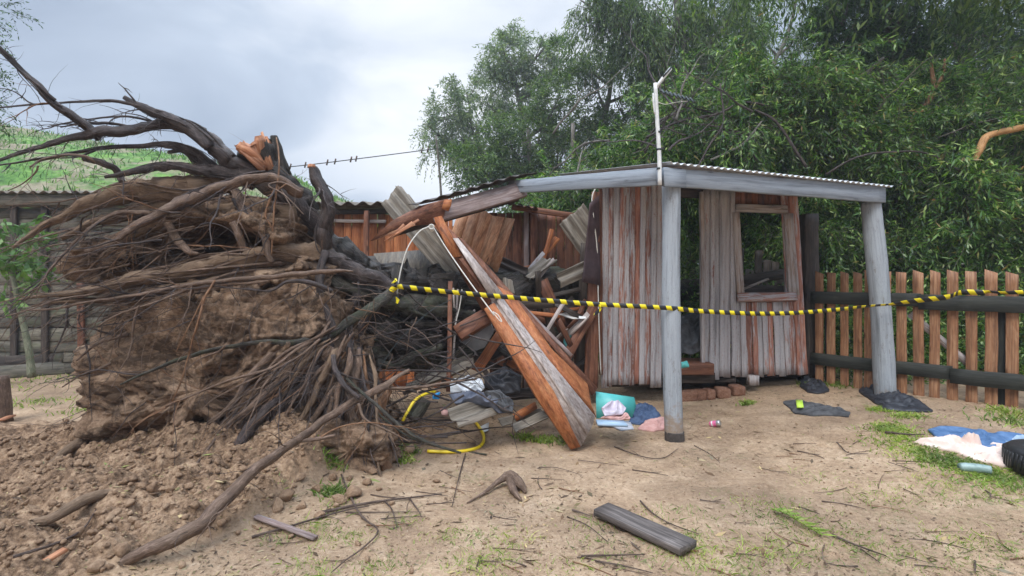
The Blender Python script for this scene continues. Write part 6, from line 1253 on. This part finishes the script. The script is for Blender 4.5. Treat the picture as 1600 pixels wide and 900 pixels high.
# far wood that closes the view between the trunks
def wood_mass():
    g = np.random.default_rng(77); n = 26000; px = g.uniform(780, 1750, n); Y = g.uniform(20, 27, n); top = np.interp(px, [780, 900, 1000, 1200, 1300, 1750], [320, 290, 270, 250, 210, 180]); py = top+(440-top)*g.random(n)**.8
    S = np.stack([(px-800)/F*Y, Y, CAMH+(HOR-py)/F*Y], -1); D0 = g.normal(0, 1, (n, 3)); D0 /= np.linalg.norm(D0, axis=1)[:, None]; mb = MB(); leaves(mb, S, D0, .22, .045, .3, g, 5, .12)
    tag(mb.build('far_wood', M['leafmid']), 'far green wood behind the trees', kind='stuff')
    # low undergrowth behind the fence and shack
    g = np.random.default_rng(78); n = 15000; x = g.uniform(1.6, 11, n); y = g.uniform(0, 2.6, n)+np.clip(10.9-x, 6.5, 8.9); z = .05+1.5*g.random(n)**1.5
    S = np.stack([x, y, z], -1); D0 = g.normal(0, 1, (n, 3)); D0 /= np.linalg.norm(D0, axis=1)[:, None]; mb = MB(); leaves(mb, S, D0, .07, .014, .2, g, 7, .035)
    tag(mb.build('undergrowth', M['leafnear']), 'low leafy undergrowth behind fence and shack', kind='stuff')
wood_mass()
# dark bare branches arching through the thicket
BR = [('dark bare branch arching high over the porch roof right of the antenna', 'rootd', [(1010, 215, 8, 2.2), (1060, 190, 8, 2), (1120, 178, 8, 2), (1160, 160, 8, 1.7), (1200, 165, 8, 1.3)]),
      ('dark branch rising from the roof edge towards the antenna', 'rootd', [(1090, 262, 7.6, 1.8), (1110, 225, 7.6, 1.7), (1130, 190, 7.6, 1.5), (1125, 130, 7.6, 1.2)]),
      ('dark forked branch standing above the middle of the porch roof', 'rootd', [(1260, 262, 7.6, 2.4), (1240, 230, 7.6, 2.3), (1212, 190, 7.6, 2), (1180, 172, 7.6, 1.5)]),
      ('long dark branch arching in leaves right of the porch roof', 'rootd', [(1290, 272, 7.4, 1.6), (1340, 245, 7.2, 1.6), (1400, 237, 7.2, 1.5), (1450, 240, 7.2, 1.3), (1500, 268, 7.2, 1.1), (1520, 300, 7.2, .9)]),
      ('pale lichened branch sloping up right in front of the dark tree', 'treebark', [(1350, 170, 9.5, 2), (1400, 148, 9.5, 2.1), (1440, 120, 9.5, 2), (1470, 85, 9.5, 1.6)]),
      ('pale thin branch rising to the right above the roof', 'treebark', [(1110, 250, 7.5, 1.8), (1160, 225, 7.5, 1.6), (1190, 190, 7.6, 1.2)]),
      ('pale branch sloping down left above the antenna cable', 'treebark', [(1380, 90, 11, 2.4), (1290, 175, 11, 2), (1260, 240, 11, 1.5)])]
for lb, mt, L in BR: one('bare_branch', lb, 'branch', mt, lambda mb: pxtube(mb, L, sides=8, rough=.15, wob=.6), smooth=True, group='bare branches in the thicket')
for k in range(34):
    g = np.random.default_rng(900+k); px, py = g.uniform(860, 1590), g.uniform(200, 420)
    if px > 930 and py > 265 and px < 1390: py = g.uniform(170, 255)
    P, R = walk(W(px, py, 7.6+g.uniform(-.4, .9)), [g.normal(0, .8), g.normal(0, .3), g.uniform(.1, 1)], g.uniform(.8, 2.2), g.choice([.008, .012, .018]), -.03, 900+k, n=9, curl=.22)
    def f(mb):
        tube(mb, P, R, sides=6, wob=.5, n=3)
        for q in range(4):
            j = g.integers(2, 8); P2, R2 = walk(P[j], P[j]-P[j-1]+g.normal(0, .12, 3), g.uniform(.3, .8), R[j]*.6, 0, 77*k+q, n=5, curl=.25); tube(mb, P2, R2, sides=5, n=2, wob=.3)
    one('bare_branch', 'thin bare forked branch sticking out of the leafy thicket', 'branch', 'rootd' if k % 3 else 'treebark', f, group='thin bare branches sticking out of the thicket', smooth=True)
one('broken_branch', 'snapped orange branch with two prongs hanging in leaves before the dark tree', 'branch', 'rooto2' if False else 'rooto', lambda mb: [pxtube(mb, [(1422, 196, 8.3, 3), (1430, 180, 8.3, 4), (1448, 162, 8.3, 4.4), (1460, 140, 8.3, 4), (1457, 118, 8.3, 3), (1455, 98, 8.3, 2)], sides=9, rough=.2), pxtube(mb, [(1460, 140, 8.3, 3), (1474, 115, 8.3, 2.4), (1476, 92, 8.3, 1.6)], sides=7, rough=.2)], smooth=True)
one('broken_branch', 'snapped bright orange limb curving in from the right edge of the leaves', 'branch', 'limb', lambda mb: [pxtube(mb, [(1524, 250, 7.0, 2.5), (1531, 234, 7.0, 5), (1540, 215, 7.0, 5.2), (1560, 207, 7.0, 4.6), (1580, 203, 7.0, 5), (1640, 190, 7.2, 5)], sides=12, rough=.15)], smooth=True) if 'limb' in M else None
# stray sapling at the left, and hanging foliage at the top left edge
def sapling():
    t = thing('sapling', 'slender leafy sapling in front of the mossy board wall at far left', 'sapling'); g = np.random.default_rng(5)
    Y = 5.9; mb = MB(); P = [W(50, 590, Y), W(44, 540, Y), W(30, 480, Y), (W(18, 425, Y)), W(12, 405, Y)]; tube(mb, P, [.042, .034, .027, .02, .012], sides=12, rough=.1); mb.build('stem', M['saplingbark'], t, smooth=True)
    mb = MB(); ml = MB()
    for k in range(30):
        a = W(14+g.uniform(-4, 8), g.uniform(398, 430), Y); d = nrm(g.normal(0, 1, 3)+[0.25, 0, .3]); e = a+d*g.uniform(.15, .42); tube(mb, [a, (a+e)/2+[0, 0, .03], e], [.006, .004, .002], sides=5, n=2)
        leaves(ml, np.array([e]*5), nrm(g.normal(0, 1, 3))+g.normal(0, .5, (5, 3)), .10, .026, .35, g, 4, .03)
    a = W(52, 440, Y)
    for k in range(5): leaves(ml, np.array([a+g.normal(0, .06, 3)]*3), g.normal(0, .6, (3, 3)), .14, .03, .4, g, 3, .03)
    mb.build('leaf_stalks', M['saplingbark'], t); ml.build('crown', M['leafbush'], t); settle(t)
M['saplingbark'] = bark('mottled_stem', (.10, .10, .07), (.22, .23, .15), (.36, .36, .26), moss=.5)
sapling()
foliage_tree('edge_tree', 'thin dark leafy tree mostly beyond the left edge of the view', (0, 0, 0), [W(-90, 520, 7), W(-80, 350, 7), (W(-70, 180, 7)), W(-60, 20, 7)],
    [cl(-22, 14, 7, 22, 22, .25), cl(-34, 60, 7, 22, 24, .2), cl(-28, 150, 7, 24, 18, .25), cl(-60, 80, 7, 40, 60, .8), cl(-70, 180, 7, 40, 60, .8)], 'leafdark', .05, .008, 260, .2, .07, seed=31, step=.03)

# the misty air
def air():
    o = bpy.data.meshes.new('haze'); x0, x1, y0, y1, z0, z1 = -95, 60, -8, 78, -1.6, 32
    v = [(x, y, z) for x in (x0, x1) for y in (y0, y1) for z in (z0, z1)]; o.from_pydata(v, [], [(0, 1, 3, 2), (4, 6, 7, 5), (0, 4, 5, 1), (2, 3, 7, 6), (0, 2, 6, 4), (1, 5, 7, 3)])
    m = bpy.data.materials.new('haze'); m.use_nodes = True; nt = m.node_tree; nt.nodes.clear(); out = nt.nodes.new('ShaderNodeOutputMaterial'); pv = nt.nodes.new('ShaderNodeVolumePrincipled')
    pv.inputs['Color'].default_value = (.86, .91, 1, 1); pv.inputs['Density'].default_value = .0024; pv.inputs['Anisotropy'].default_value = .2; nt.links.new(pv.outputs[0], out.inputs['Volume'])
    o.materials.append(m); ob = bpy.data.objects.new('haze', o); col.objects.link(ob); tag(ob, kind='stuff')
HAZE = True
if HAZE: air()
